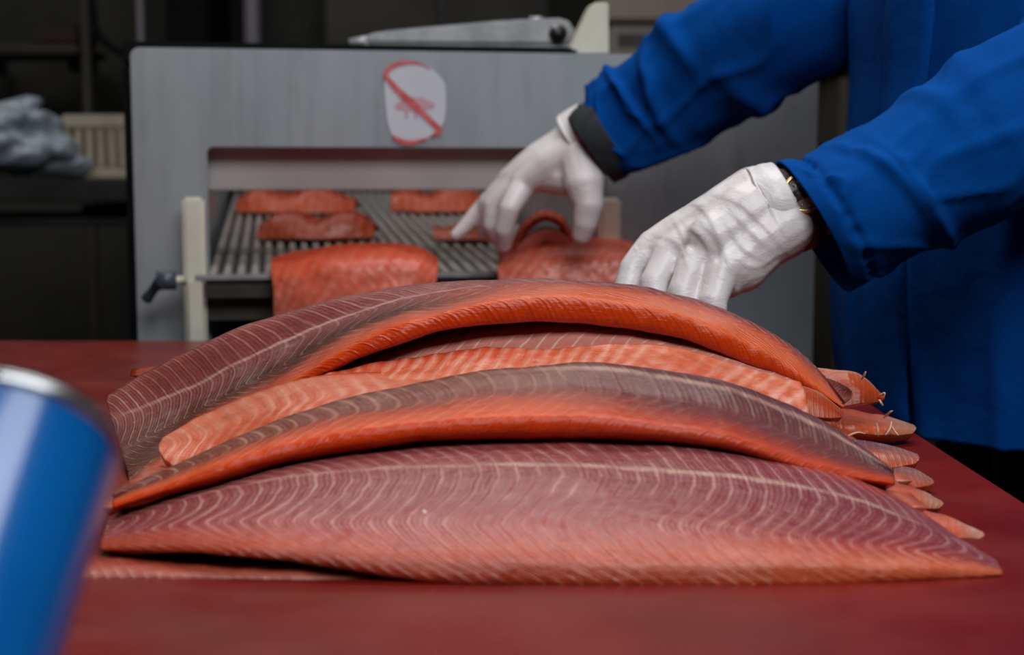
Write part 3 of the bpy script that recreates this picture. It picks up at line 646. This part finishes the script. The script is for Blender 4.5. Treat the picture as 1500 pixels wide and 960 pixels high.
# small white scraps
m_fat = plain('white_fat', 'f0e6e4', .2)
def scrap(pt, r, sx, lab):
    bm = bmesh.new(); bmesh.ops.create_icosphere(bm, subdivisions=3, radius=r)
    for v in bm.verts: v.co = Vector((v.co.x*sx[0], v.co.y*sx[1], v.co.z*sx[2]))*(1+.15*math.sin(v.co.x*900+v.co.z*1500))
    o = bm_obj('fat_scrap', bm, m_fat, smooth=True); o.location = pt; tag(o, lab, 'scrap')
scrap(W(622, 756, .7325), .0020, (.8, .6, 1.5), 'tiny white scrap of fat on the face of the frontmost fillet')
scrap(W(1439, 768, .833)+Vector((0, 0, .001)), .002, (1.5, 1, .6), 'tiny white scrap on the red table by the right edge')

# ------------------------------------------------------------------ portions on the machine
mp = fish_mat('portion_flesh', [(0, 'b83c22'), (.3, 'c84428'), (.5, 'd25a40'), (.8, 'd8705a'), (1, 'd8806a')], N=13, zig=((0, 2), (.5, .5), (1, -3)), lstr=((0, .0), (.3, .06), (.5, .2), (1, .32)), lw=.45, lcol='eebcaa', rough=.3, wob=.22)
GP = 'salmon portions at the slicing machine'
S1 = px_rows([
 [(402, 384, 1.98), (440, 373, 1.98), (500, 364, 1.98), (570, 360, 1.98), (612, 366, 1.98), (634, 378, 1.98)],
 [(398, 380, 1.86), (440, 369, 1.86), (500, 360, 1.86), (570, 356, 1.86), (614, 364, 1.86), (640, 380, 1.86)],
 [(396, 395, 1.80), (440, 388, 1.79), (500, 380, 1.785), (570, 376, 1.785), (614, 380, 1.79), (641, 396, 1.80)],
 [(400, 430, 1.785), (440, 425, 1.775), (500, 420, 1.77), (570, 418, 1.77), (612, 418, 1.775), (636, 424, 1.785)],
 [(400, 470, 1.785), (440, 472, 1.775), (500, 470, 1.77), (570, 465, 1.77), (608, 460, 1.775), (632, 455, 1.785)],
 [(402, 490, 1.785), (440, 490, 1.775), (500, 490, 1.77), (570, 485, 1.77), (608, 480, 1.775), (630, 475, 1.785)]])
fillet('salmon_portion', S1, .024, mp, 'thick salmon portion hanging over the belt lip at left', 120, 60, seed=41, edge=.08, ends=.06, group=GP, endmin=.5, rough=.002)
S2 = px_rows([
 [(735, 372, 2.0), (790, 362, 2.0), (850, 356, 2.0), (905, 356, 2.0), (945, 366, 2.0)],
 [(731, 368, 1.88), (790, 358, 1.88), (850, 351, 1.88), (905, 351, 1.88), (948, 362, 1.88)],
 [(729, 384, 1.81), (790, 376, 1.80), (850, 370, 1.80), (905, 370, 1.80), (948, 378, 1.81)],
 [(730, 412, 1.79), (790, 410, 1.78), (850, 406, 1.78), (905, 406, 1.78), (944, 410, 1.79)],
 [(732, 450, 1.79), (790, 450, 1.78), (850, 450, 1.78), (905, 450, 1.78), (940, 450, 1.79)]])
fillet('salmon_portion', S2, .024, mp, 'thick salmon portion hanging over the belt lip between the gloved hands', 110, 60, seed=42, edge=.08, ends=.06, group=GP, endmin=.5, rough=.002)
mpd = fish_mat('belt_portion_flesh', [(0, '7c2c22'), (.3, '9c3424'), (.7, 'a8361c'), (1, 'b84a28')], N=12, zig=((0, 0), (1, 1)), lstr=((0, .1), (1, .3)), lw=.4, lcol='d89880', rough=.35, wob=.1)  # darker copy of the portion flesh, tunnel shade put into its colour
def belt_z(x, y):
    q = np.array((x, y))-O; return lz+(float(q @ EY)-LIPO)*SL+.0035
def portion(px0, px1, py, Yc, hw, ht, label, seed, wav=.3):
    a, b = W(px0, py, Yc), W(px1, py, Yc); xs = np.linspace(a.x, b.x, 7); rows = []
    for k in np.linspace(1, -1, 7):
        r = []
        for i, x in enumerate(xs):
            e = math.sin(math.pi*min(1, max(.0, .12+.76*i/6)))**.5; y = Yc+k*hw*e+(x-a.x)*.1
            r.append(np.array((x, y, belt_z(x, y)+.002+ht*e*max(0, 1-abs(k)**3)*(1+wav*math.sin(i*1.9+seed)))))
        rows.append(r)
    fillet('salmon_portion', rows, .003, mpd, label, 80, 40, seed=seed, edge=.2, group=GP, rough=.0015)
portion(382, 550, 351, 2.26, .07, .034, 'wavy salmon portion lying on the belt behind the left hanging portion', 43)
portion(352, 522, 312, 2.72, .08, .040, 'salmon portion coloured as if shaded, deepest in the tunnel at left', 44)
portion(575, 735, 312, 2.78, .08, .040, 'salmon portion coloured as if shaded, deep in the tunnel at centre', 45)
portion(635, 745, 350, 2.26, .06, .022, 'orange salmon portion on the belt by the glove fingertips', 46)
# curled portion in the far hand
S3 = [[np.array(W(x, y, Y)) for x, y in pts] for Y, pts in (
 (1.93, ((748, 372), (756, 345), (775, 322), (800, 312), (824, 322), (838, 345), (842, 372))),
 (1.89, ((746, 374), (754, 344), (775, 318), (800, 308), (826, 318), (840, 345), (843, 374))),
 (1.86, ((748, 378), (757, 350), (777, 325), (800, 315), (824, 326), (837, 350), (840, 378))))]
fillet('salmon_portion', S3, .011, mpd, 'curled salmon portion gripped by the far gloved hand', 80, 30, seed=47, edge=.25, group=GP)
S3b = [[np.array(W(x, y, Y)) for x, y in pts] for Y, pts in (
 (1.97, ((745, 372), (770, 348), (800, 334), (828, 345), (846, 370))), (1.90, ((743, 374), (770, 346), (800, 331), (830, 343), (848, 372))), (1.855, ((745, 380), (770, 350), (800, 338), (828, 348), (844, 378))))]
fillet('salmon_portion', S3b, .022, mp, 'inner salmon portion under the curled one in the far hand', 60, 24, seed=48, edge=.25, group=GP)

# ------------------------------------------------------------------ blue canister in the foreground
t = NT('blue_enamel_label', rough=.22, coat=.4); ob = t.obj()
t.set('color', t.mix(t.rng(t.noise(ob, 14., 2.), .35, .65), '0756a0', '0860ac')); m_blue = t.mat
m_rim = plain('bright_rim_metal', 'b8bcc0', .22, .9, c2='a8acb0', ns=40)
can = empty('blue_canister')
top = np.array(W(24, 636, .42)); ax = np.array((.07, .70, .70)); ax /= np.linalg.norm(ax); RC = .031
Lc = (top[2]-.0)/ax[2]
bot = top-ax*(Lc-RC*math.hypot(ax[0], ax[1])/ax[2])
can.location = bot
def lathe(name, prof, mat):
    P = np.array([bot+ax*h for h, r in prof]); V, F = sweep(P, [max(r, 1e-5) for h, r in prof], [max(r, 1e-5) for h, r in prof], 64)
    o = mesh(name, V, F, mat); return under(o, can)
hh = float(np.linalg.norm(top-bot))
lathe('can_body', [(0.001, .0005), (0.0012, RC-.003), (.004, RC), (.01, RC), (hh*.5, RC), (hh-.006, RC), (hh-.004, RC)], m_blue)
lathe('top_rim', [(hh-.004, RC-.0002), (hh-.0038, RC+.0008), (hh-.001, RC+.0012), (hh+.001, RC+.0002), (hh+.0012, RC-.0022)], m_rim)
lathe('lid', [(hh+.0008, RC-.002), (hh+.004, RC-.0025), (hh+.0055, RC-.005), (hh+.006, .0005)], m_black)
tag(can, 'blue canister with bright metal rim close to the camera at left', 'canister')
# ------------------------------------------------------------------ the worker
t = NT('blue_work_cotton', rough=.9, spec=.06); ob = t.obj()
c = t.mix(t.rng(t.noise(ob, 9., 3.), .3, .7), '003f88', '004692')
t.set('color', c)
wv = t.noise(ob, 1500., 2.); fold = t.noise(t.mapv(ob, (1, 1, 1)), 26., 4., .55, .6)
t.set('normal', t.bump(fold, .35, .006, t.bump(wv, .25, .0004))); m_jacket = t.mat
m_cuff = plain('dark_knit_cuff', '20262c', .85, c2='171b20', ns=60, bump=.4, bs=400)
m_skin = plain('skin', 'a0604c', .5, c2='94543f', ns=40, sss=.15)
m_trouser = plain('dark_trousers', '10141c', .85)
m_boot = plain('white_rubber_boot', '8a8a86', .5)
t = NT('white_latex', rough=.36, sss=.1); ob = t.obj(); t.set('sss_scale', .004)
t.set('color', t.mix(t.rng(t.noise(ob, 45., 4.), .35, .7), 'e0dadb', 'd6cdcd'))
wr = t.noise(t.mapv(ob, (55, 55, 90)), 1., 4., .6, 1.2)
t.set('normal', t.bump(t.m('ABSOLUTE', t.m('SUBTRACT', wr, .5)), .24, .005)); m_glove = t.mat
per = empty('person', (.52, 1.52, FZ))
def pw(o, parent=None): return under(o, per) if parent is None else o
A_ = lambda x, y, Y: np.array(W(x, y, Y))
def chain(pts, rads): return [(A_(*pts[i]), rads[i], A_(*pts[i+1]), rads[i+1]) for i in range(len(pts)-1)]

# near hand (person's left): back of the hand to the camera, fingers closing down behind the heap
nh = []
wr0, wr1 = (1135, 300), (1150, 345)
for kx, ky, kY, ox, oy, oY, r0, r1 in ((956, 362, 1.195, 1122, 284, 1.205, .026, .0145), (980, 374, 1.175, 1130, 298, 1.185, .028, .0145), (1018, 386, 1.155, 1138, 316, 1.172, .028, .0140), (1058, 402, 1.14, 1146, 332, 1.165, .026, .0135)):
    nh += chain([(ox, oy, oY), ((ox+kx)/2+4, (oy+ky)/2-4, (oY+kY)/2), (kx, ky, kY)], [r0, (r0+r1)/2+.001, r1])
nh += chain([(956, 360, 1.195), (926, 395, 1.185), (916, 436, 1.175), (930, 465, 1.165)], [.0140, .0118, .0106, .009])
nh += chain([(980, 374, 1.175), (958, 415, 1.16), (956, 455, 1.15), (972, 480, 1.145)], [.0145, .0122, .0112, .009])
nh += chain([(1018, 386, 1.155), (1000, 428, 1.138), (1000, 466, 1.13), (1014, 486, 1.13)], [.0143, .0122, .0108, .009])
nh += chain([(1056, 402, 1.14), (1044, 440, 1.125), (1046, 474, 1.12), (1056, 490, 1.12)], [.0138, .0116, .0104, .0085])
nh += chain([(1110, 310, 1.225), (1040, 360, 1.245), (985, 405, 1.24), (955, 440, 1.23)], [.022, .018, .0135, .011])     # thumb on the far side
nh += chain([(1120, 345, 1.165), (1088, 392, 1.15), (1066, 412, 1.145)], [.026, .021, .014])                             # heel of the hand
nh += chain([(1085, 322, 1.188), (1116, 304, 1.19)], [.0325, .0350]); nh += chain([(1085, 330, 1.18), (1122, 322, 1.183)], [.034, .0335])
nh += chain([(1112, 303, 1.19), (1070, 322, 1.188), (1003, 352, 1.192), (966, 366, 1.193)], [.0350, .0310, .0225, .0165])
nh += chain([(1095, 325, 1.175), (1050, 355, 1.165), (1030, 380, 1.158)], [.034, .026, .017])
def to_px(P):
    d = P[:, 1]*CP-(P[:, 2]-H)*SP; v = P[:, 1]*SP+(P[:, 2]-H)*CP
    return np.stack([750+FPX*P[:, 0]/d, 480-FPX*v/d], 1)
def crease(P, Nn, lines):
    """ridges of loose latex along drawn lines on the side of the hand that faces the table front"""
    q = to_px(P); face = np.clip(-(Nn @ np.array((0, 1, -.2)))*2, 0, 1); D = np.zeros(len(P))
    for pts, wd, amp in lines:
        L = cr(np.array(pts, float), 24); d = np.full(len(P), 1e9); sgn = np.zeros(len(P)); tt = np.zeros(len(P))
        for i in range(23):
            a, e = L[i], L[i+1]-L[i]; t_ = np.clip(((q-a) @ e)/(e @ e), 0, 1); r = q-a-t_[:, None]*e; dd = np.linalg.norm(r, axis=1)
            c_ = e[0]*r[:, 1]-e[1]*r[:, 0]; m_ = dd < d; d[m_] = dd[m_]; sgn[m_] = np.sign(c_[m_]); tt[m_] = (i+t_[m_])/23
        w_ = np.where(sgn > 0, wd, wd*3.0); D += amp*np.exp(-(d/w_)**2)*np.sin(np.pi*np.clip(tt*.9+.05, 0, 1))**.5
    return P+Nn*(D*face)[:, None]
near_lines = [([(1008, 294), (1030, 306), (1048, 335), (1064, 372), (1076, 420)], 4.5, .0016), ([(1046, 284), (1085, 300), (1118, 330), (1150, 368)], 3.5, .0011),
    ([(985, 318), (1000, 345), (1010, 372)], 3.5, .0011), ([(962, 345), (985, 352), (1000, 368), (1008, 392)], 3.5, .0011), ([(1072, 310), (1100, 340), (1128, 365)], 3.5, .0011),
    ([(1062, 325), (1090, 365), (1120, 382)], 3.5, .0011), ([(1005, 330), (1030, 350), (1042, 380)], 3, .0013), ([(1094, 262), (1120, 290), (1150, 345)], 3, .0012),
    ([(1085, 385), (1105, 392), (1130, 380)], 3.5, .0011), ([(1030, 330), (1050, 350), (1058, 380), (1054, 396)], 3, .0012)]
def wrk1(P, Nn): return crease(P, Nn, near_lines)+Nn*(snoise(P*np.array((1, 1, 1.6)), 110, 5)*.0004)[:, None]
def wrk(P, Nn): return P + Nn*(snoise(P*np.array((1, 1, 1.6)), 90, 5)*.0004)[:, None]
g1 = pw(blob('glove', nh, .0016, m_glove, smooth=10, post=wrk1)); g1['label'] = 'white latex glove on the near hand'
# cuff of the near glove: folded-over band
def band(name, cpts, ra, rb, mat, parent, n=72, m=16, wob=.002, thick=.0009, seed=0, up=None):
    P = cr(np.array([A_(*p) for p in cpts]), m); RA, RB = cr(np.array(ra, float), m), cr(np.array(rb, float), m)
    th = np.linspace(0, 2*math.pi, n, endpoint=False); q = np.stack(np.broadcast_arrays(np.cos(th)[None]*3, np.sin(th)[None]*3, np.linspace(0, 1, m)[:, None]*2), -1)
    D = snoise(q, 1.3, seed)*wob
    V, F = sweep(P, RA, RB, n, D, up); o = mesh(name, V, F, mat)
    s = o.modifiers.new('solid', 'SOLIDIFY'); s.thickness = thick; s.offset = 0
    return under(o, per) if parent is None else set_parent(o, parent)
def set_parent(o, parent):
    o.parent = parent; o.matrix_parent_inverse = Matrix.Translation(per.location).inverted() if parent.parent is per else Matrix.Identity(4); return o
c1 = band('glove_cuff', [(1118, 317, 1.187), (1138, 309, 1.187), (1156, 301, 1.187)], [.0415, .0415, .038], [.0400, .040, .036], m_glove, None, wob=.0022, seed=3)
tube_r = [(A_(1118, 317, 1.187))]
T_, A1, B1 = frames(np.array([A_(1118, 317, 1.187), A_(1138, 309, 1.187)]))
rim = [A_(1118, 317, 1.187)+A1[0]*math.cos(a)*.0417+B1[0]*math.sin(a)*.0402+.0012*math.sin(5*a)*T_[0] for a in np.linspace(0, 2*math.pi, 60)]
under(tube('cuff_bead', rim, .0014, m_glove, n=8, caps=False), per)

# far hand (person's right): thumb toward the camera, fingers over the belt
fh = []
for kx, ky, kY, ox, oy, oY, r0, r1 in ((768, 268, 1.78, 846, 222, 1.77, .028, .0165), (756, 262, 1.80, 842, 216, 1.785, .029, .0165), (747, 262, 1.82, 838, 212, 1.80, .029, .0155), (741, 268, 1.84, 836, 212, 1.815, .027, .0145)):
    fh += chain([(ox, oy, oY), ((ox+kx)/2, (oy+ky)/2-2, (oY+kY)/2), (kx, ky, kY)], [r0, (r0+r1)/2+.002, r1])
fh += chain([(768, 270, 1.78), (746, 306, 1.765), (738, 336, 1.77), (737, 360, 1.785)], [.0165, .0135, .012, .0095])
fh += chain([(756, 264, 1.80), (722, 300, 1.80), (720, 330, 1.80), (726, 350, 1.81)], [.0160, .0130, .0115, .009])
fh += chain([(747, 264, 1.82), (715, 296, 1.83), (706, 322, 1.84), (708, 340, 1.85)], [.0150, .0120, .0105, .009])
fh += chain([(741, 270, 1.84), (711, 301, 1.84), (688, 325, 1.84), (669, 344, 1.84)], [.0145, .0118, .0108, .0085])
fh += chain([(850, 232, 1.765), (856, 268, 1.745), (862, 300, 1.735), (858, 326, 1.735), (853, 345, 1.74)], [.030, .0255, .0185, .0155, .012])
fh += chain([(800, 255, 1.785), (840, 262, 1.765)], [.024, .024])
fh += chain([(846, 222, 1.78), (868, 200, 1.775)], [.034, .033]); fh += chain([(838, 218, 1.80), (858, 196, 1.79)], [.032, .032])
g2 = pw(blob('glove', fh, .0019, m_glove, smooth=10, post=wrk)); g2['label'] = 'white latex glove on the far hand'
c2 = band('glove_cuff', [(848, 211, 1.785), (860, 202, 1.782), (874, 192, 1.778)], [.0415, .041, .040], [.041, .040, .039], m_glove, None, wob=.0012, seed=8)
T_, A1, B1 = frames(np.array([A_(848, 211, 1.785), A_(860, 202, 1.782)]))
rim = [A_(848, 211, 1.785)+A1[0]*math.cos(a)*.0418+B1[0]*math.sin(a)*.0413 for a in np.linspace(0, 2*math.pi, 60)]
under(tube('cuff_bead', rim, .0017, m_glove, n=8, caps=False), per)

# body under the clothes: head, trunk, arms, legs as one skin
sh_n, sh_f = np.array((.60, 1.34, .50)), np.array((.53, 1.72, .50)); el_n = A_(1575, 150, 1.22); el_f = A_(1165, 20, 1.66)
bd = [((.60, 1.52, .05), .13, (.57, 1.52, .30), .14), ((.57, 1.52, .30), .14, (.56, 1.52, .46), .12), (sh_n, .065, sh_f, .065), ((.545, 1.52, .50), .06, (.52, 1.52, .60), .055),
      ((.50, 1.52, .72), .085, (.47, 1.52, .66), .07), ((.52, 1.52, .735), .09, (.52, 1.52, .70), .085), ((.405, 1.52, .695), .012, (.395, 1.52, .675), .015), ((.43, 1.485, .715), .02, (.43, 1.555, .715), .02), ((.425, 1.50, .645), .014, (.425, 1.54, .645), .014), ((.445, 1.52, .625), .03, (.46, 1.52, .64), .04),
      ((.52, 1.432, .70), .012, (.525, 1.43, .675), .01), ((.52, 1.608, .70), .012, (.525, 1.61, .675), .01)]
bd += [(sh_n, .055, el_n, .042), (el_n, .042, A_(1190, 300, 1.19), .029), (A_(1190, 300, 1.19), .029, A_(1145, 308, 1.187), .028)]
bd += [(sh_f, .055, el_f, .042), (el_f, .042, A_(900, 170, 1.77), .030), (A_(900, 170, 1.77), .030, A_(862, 200, 1.78), .028)]
for y in (1.42, 1.62): bd += [((.60, y, .0), .10, (.60, y, -.42), .06), ((.60, y, -.42), .06, (.61, y, -.82), .04), ((.61, y, -.85), .035, (.48, y, -.87), .025)]
pw(blob('body', bd, .008, m_skin, smooth=4))
def strips(name, P, ra, rb, mat, n, m, disp, parent, up=None, th=.0016):
    P = cr(np.array(P, float), m); V, F = sweep(P, cr(np.array(ra, float), m), cr(np.array(rb, float), m), n, disp(P, m, n), up); o = mesh(name, V, F, mat)
    s = o.modifiers.new('solid', 'SOLIDIFY'); s.thickness = th; s.offset = -1
    return set_parent(o, parent)
jk = empty('jacket'); jk.location = per.location; bpy.context.view_layer.update(); under(jk, per)
def jpar(o):
    o.parent = jk; o.matrix_parent_inverse = Matrix.Translation(per.location).inverted(); return o
set_parent = lambda o, parent: jpar(o) if parent is jk else under(o, per)
def sleeve_disp(seed, amp, cuff, ridges):
    def f(P, m, n):
        th = np.linspace(0, 2*math.pi, n, endpoint=False)[None]; u = np.linspace(0, 1, m)[:, None]
        q = np.stack(np.broadcast_arrays(np.cos(th)*1.4, np.sin(th)*1.4, u*3.2), -1)
        d = snoise(q, 2.2, seed)*amp
        a = snoise(q*np.array((1, 1, 1.5)), 4.2, seed+1); d = d+(1-np.abs(a))**3*amp*.9
        d = d*np.clip(u/.07, 0, 1)
        if cuff: d = d + .0022*np.sin(30*th+3*np.sin(5*th))*np.exp(-((u-cuff)/.02)**2) - .004*np.exp(-((u-cuff)/.014)**2)
        for uc, k, wdt, ampl, t0, tw in ridges:       # a fold running around the sleeve, diagonal slope k
            d = d + ampl*np.exp(-((u-uc-k*np.sin(th-t0))/wdt)**2)*np.exp(-((np.mod(th-t0+math.pi, 2*math.pi)-math.pi)/tw)**2)
        return d
    return f
# near sleeve, with the cuff open toward the hand
Pn = [A_(1190, 332, 1.19), A_(1245, 302, 1.19), A_(1310, 270, 1.195), A_(1400, 226, 1.20), A_(1490, 180, 1.21), A_(1580, 140, 1.225), A_(1640, 40, 1.26), sh_n+np.array((.03, 0, .0))]
s1 = strips('sleeve', Pn, [.062, .060, .061, .066, .070, .076, .078, .085], [.064, .062, .060, .060, .062, .068, .072, .08], m_jacket, 96, 150, sleeve_disp(4, .005, .075, [(.40, .02, .022, .005, 0.3, 1.2), (.50, -.03, .03, .006, .2, 1.4), (.30, .05, .02, .008, 2.2, 1.2), (.22, .06, .02, .007, 1.2, 1.0)]), jk)
# far sleeve
Pf = [A_(886, 205, 1.772), A_(915, 188, 1.765), A_(965, 158, 1.75), A_(1035, 104, 1.715), A_(1105, 55, 1.68), A_(1180, 5, 1.66), A_(1260, -70, 1.68), sh_f+np.array((.03, 0, 0))]
s2 = strips('sleeve', Pf, [.050, .055, .060, .064, .066, .070, .078, .085], [.050, .053, .058, .062, .066, .07, .076, .08], m_jacket, 96, 150, sleeve_disp(12, .007, 0, [(.42, .03, .025, .012, .3, 1.1), (.33, -.03, .02, .009, 1.4, 1.0), (.22, .04, .02, .008, .8, 1.2), (.52, .02, .03, .012, 3.0, 1.0)]), jk)
o = strips('cuff', [A_(866, 219, 1.775), A_(880, 209, 1.773), A_(898, 197, 1.77)], [.0505, .053, .051], [.051, .053, .052], m_cuff, 64, 10, lambda P, m, n: np.zeros((m, n)), jk, th=.003)
# trunk of the jacket
def trunk(P, m, n):
    th = np.linspace(0, 2*math.pi, n, endpoint=False)[None]; u = np.linspace(0, 1, m)[:, None]
    q = np.stack(np.broadcast_arrays(np.cos(th)*3.4, np.sin(th)*3.4, u*1.3), -1)
    a = snoise(q, 2.4, 33); return (1-np.abs(a))**3*.014*(1-u*.5)+snoise(q*np.array((1, 1, 3.)), 1.5, 34)*.008
# sections: (centre x, z, half x, half y)
secs = [(.545, -.048, .185, .24), (.545, .02, .190, .235), (.545, .10, .195, .23), (.545, .20, .185, .225), (.545, .30, .178, .225), (.545, .40, .178, .23), (.55, .48, .15, .22), (.55, .545, .07, .11)]
s3 = strips('jacket_body', [(x, 1.50, z) for x, z, a, b in secs], [a for *_, a, b in secs], [b for *_, b in secs], m_jacket, 140, 120, trunk, jk, up=(1, 0, 0))
# front placket and buttons down the chest
pl = [(.545-.19, 1.44, z) for z in (-.045, .05, .15, .25, .35, .44)]
bm = bmesh.new(); R_ = []
for i, z in enumerate(np.linspace(-.046, .44, 24)):
    hx = np.interp(z, [s[1] for s in secs], [s[2] for s in secs]); hy = np.interp(z, [s[1] for s in secs], [s[3] for s in secs]); row = []
    for k, y in enumerate(np.linspace(1.36, 1.42, 5)):
        x = .545-hx*math.sqrt(max(0, 1-((y-1.5)/hy)**2))-.012-.002*math.sin(i*.9+k); row.append(bm.verts.new((x, y+.012*math.sin(z*9), z)))
    R_.append(row)
for i in range(23):
    for k in range(4): bm.faces.new((R_[i][k], R_[i][k+1], R_[i+1][k+1], R_[i+1][k]))
o = bm_obj('placket', bm, m_jacket, None, True); md = o.modifiers.new('solid', 'SOLIDIFY'); md.thickness = .003; jpar(o)
# trousers, boots, cap
for y in (1.42, 1.62):
    o = strips('trouser_leg', [(.60, y, -.01), (.60, y, -.3), (.605, y, -.5), (.61, y, -.80)], [.115, .10, .085, .08], [.115, .10, .085, .08], m_trouser, 32, 30, lambda P, m, n: np.zeros((m, n)), None)
    pw(blob('boot', [((.61, y, -.80), .058, (.61, y, -.84), .055), ((.61, y, -.845), .052, (.50, y, -.86), .038)], .008, m_boot))
pw(blob('cap', [((.525, 1.52, .775), .094, (.53, 1.52, .745), .096), ((.45, 1.50, .76), .012, (.40, 1.51, .75), .006), ((.45, 1.54, .76), .012, (.40, 1.53, .75), .006)], .008, m_jacket))
# wristwatch on the near wrist
m_gold = plain('gold_bezel', 'c8a878', .25, .8); m_dial = plain('silver_dial', '9c9ca4', .35, .3); m_strap = plain('dark_bracelet', '2a1f1a', .4, .3, c2='4a3a2e', ns=300, bump=.5, bs=500)
wc = empty('wristwatch'); wc.location = per.location; under(wc, per)
def wpar(o): o.parent = wc; o.matrix_parent_inverse = Matrix.Translation(per.location).inverted(); return o
axw = A_(1195, 288, 1.19)-A_(1145, 309, 1.187); axw /= np.linalg.norm(axw)
wp = A_(1168, 305, 1.186); nrm = np.array((-.2, -.93, .30)); nrm -= axw*(nrm @ axw); nrm /= np.linalg.norm(nrm); sid = np.cross(axw, nrm)
dc = wp+nrm*.0345
def disc(name, c, r0, r1, h0, h1, mat, n=40):
    return wpar(tube(name, [c+nrm*h0, c+nrm*(h0+.0002), c+nrm*(h1-.0002), c+nrm*h1], [r0, r0, r1, r1], mat, n=n))
disc('watch_case', dc, .0172, .0165, -.008, .0, m_gold)
ringp = [dc+(axw*math.cos(a)+sid*math.sin(a))*.0152 for a in np.linspace(0, 2*math.pi, 41)]
wpar(tube('bezel', ringp, .0021, m_gold, n=10, caps=False))
disc('dial', dc, .0138, .0138, 0, .0009, m_dial)
for i in range(12):
    a = i*math.pi/6; e = axw*math.cos(a)+sid*math.sin(a); wpar(tube('hour_mark', [dc+e*.0090+nrm*.0011, dc+e*.0125+nrm*.0011], .0007, m_gold, n=6))
for a, l in ((.8, .008), (2.6, .011)): wpar(tube('watch_hand', [dc+nrm*.0016, dc+nrm*.0016+(axw*math.cos(a)+sid*math.sin(a))*l], .0005, m_strap, n=6))
Vs, Fs = [], []; nb = 60
for i in range(nb):
    a = 2*math.pi*i/nb; e = nrm*math.cos(a)*.0335+sid*math.sin(a)*.0335
    for k, hgt in ((-.0095, 0), (-.0085, .0022), (.0085, .0022), (.0095, 0), (.0085, -.001), (-.0085, -.001)): Vs.append(wp+e*(1+hgt/.033)+axw*k)
for i in range(nb):
    for k in range(6): Fs.append((i*6+k, i*6+(k+1) % 6, ((i+1) % nb)*6+(k+1) % 6, ((i+1) % nb)*6+k))
wpar(mesh('strap', Vs, Fs, m_strap))
tag(per, 'worker in a blue jacket and white gloves reaching over the salmon', 'person')
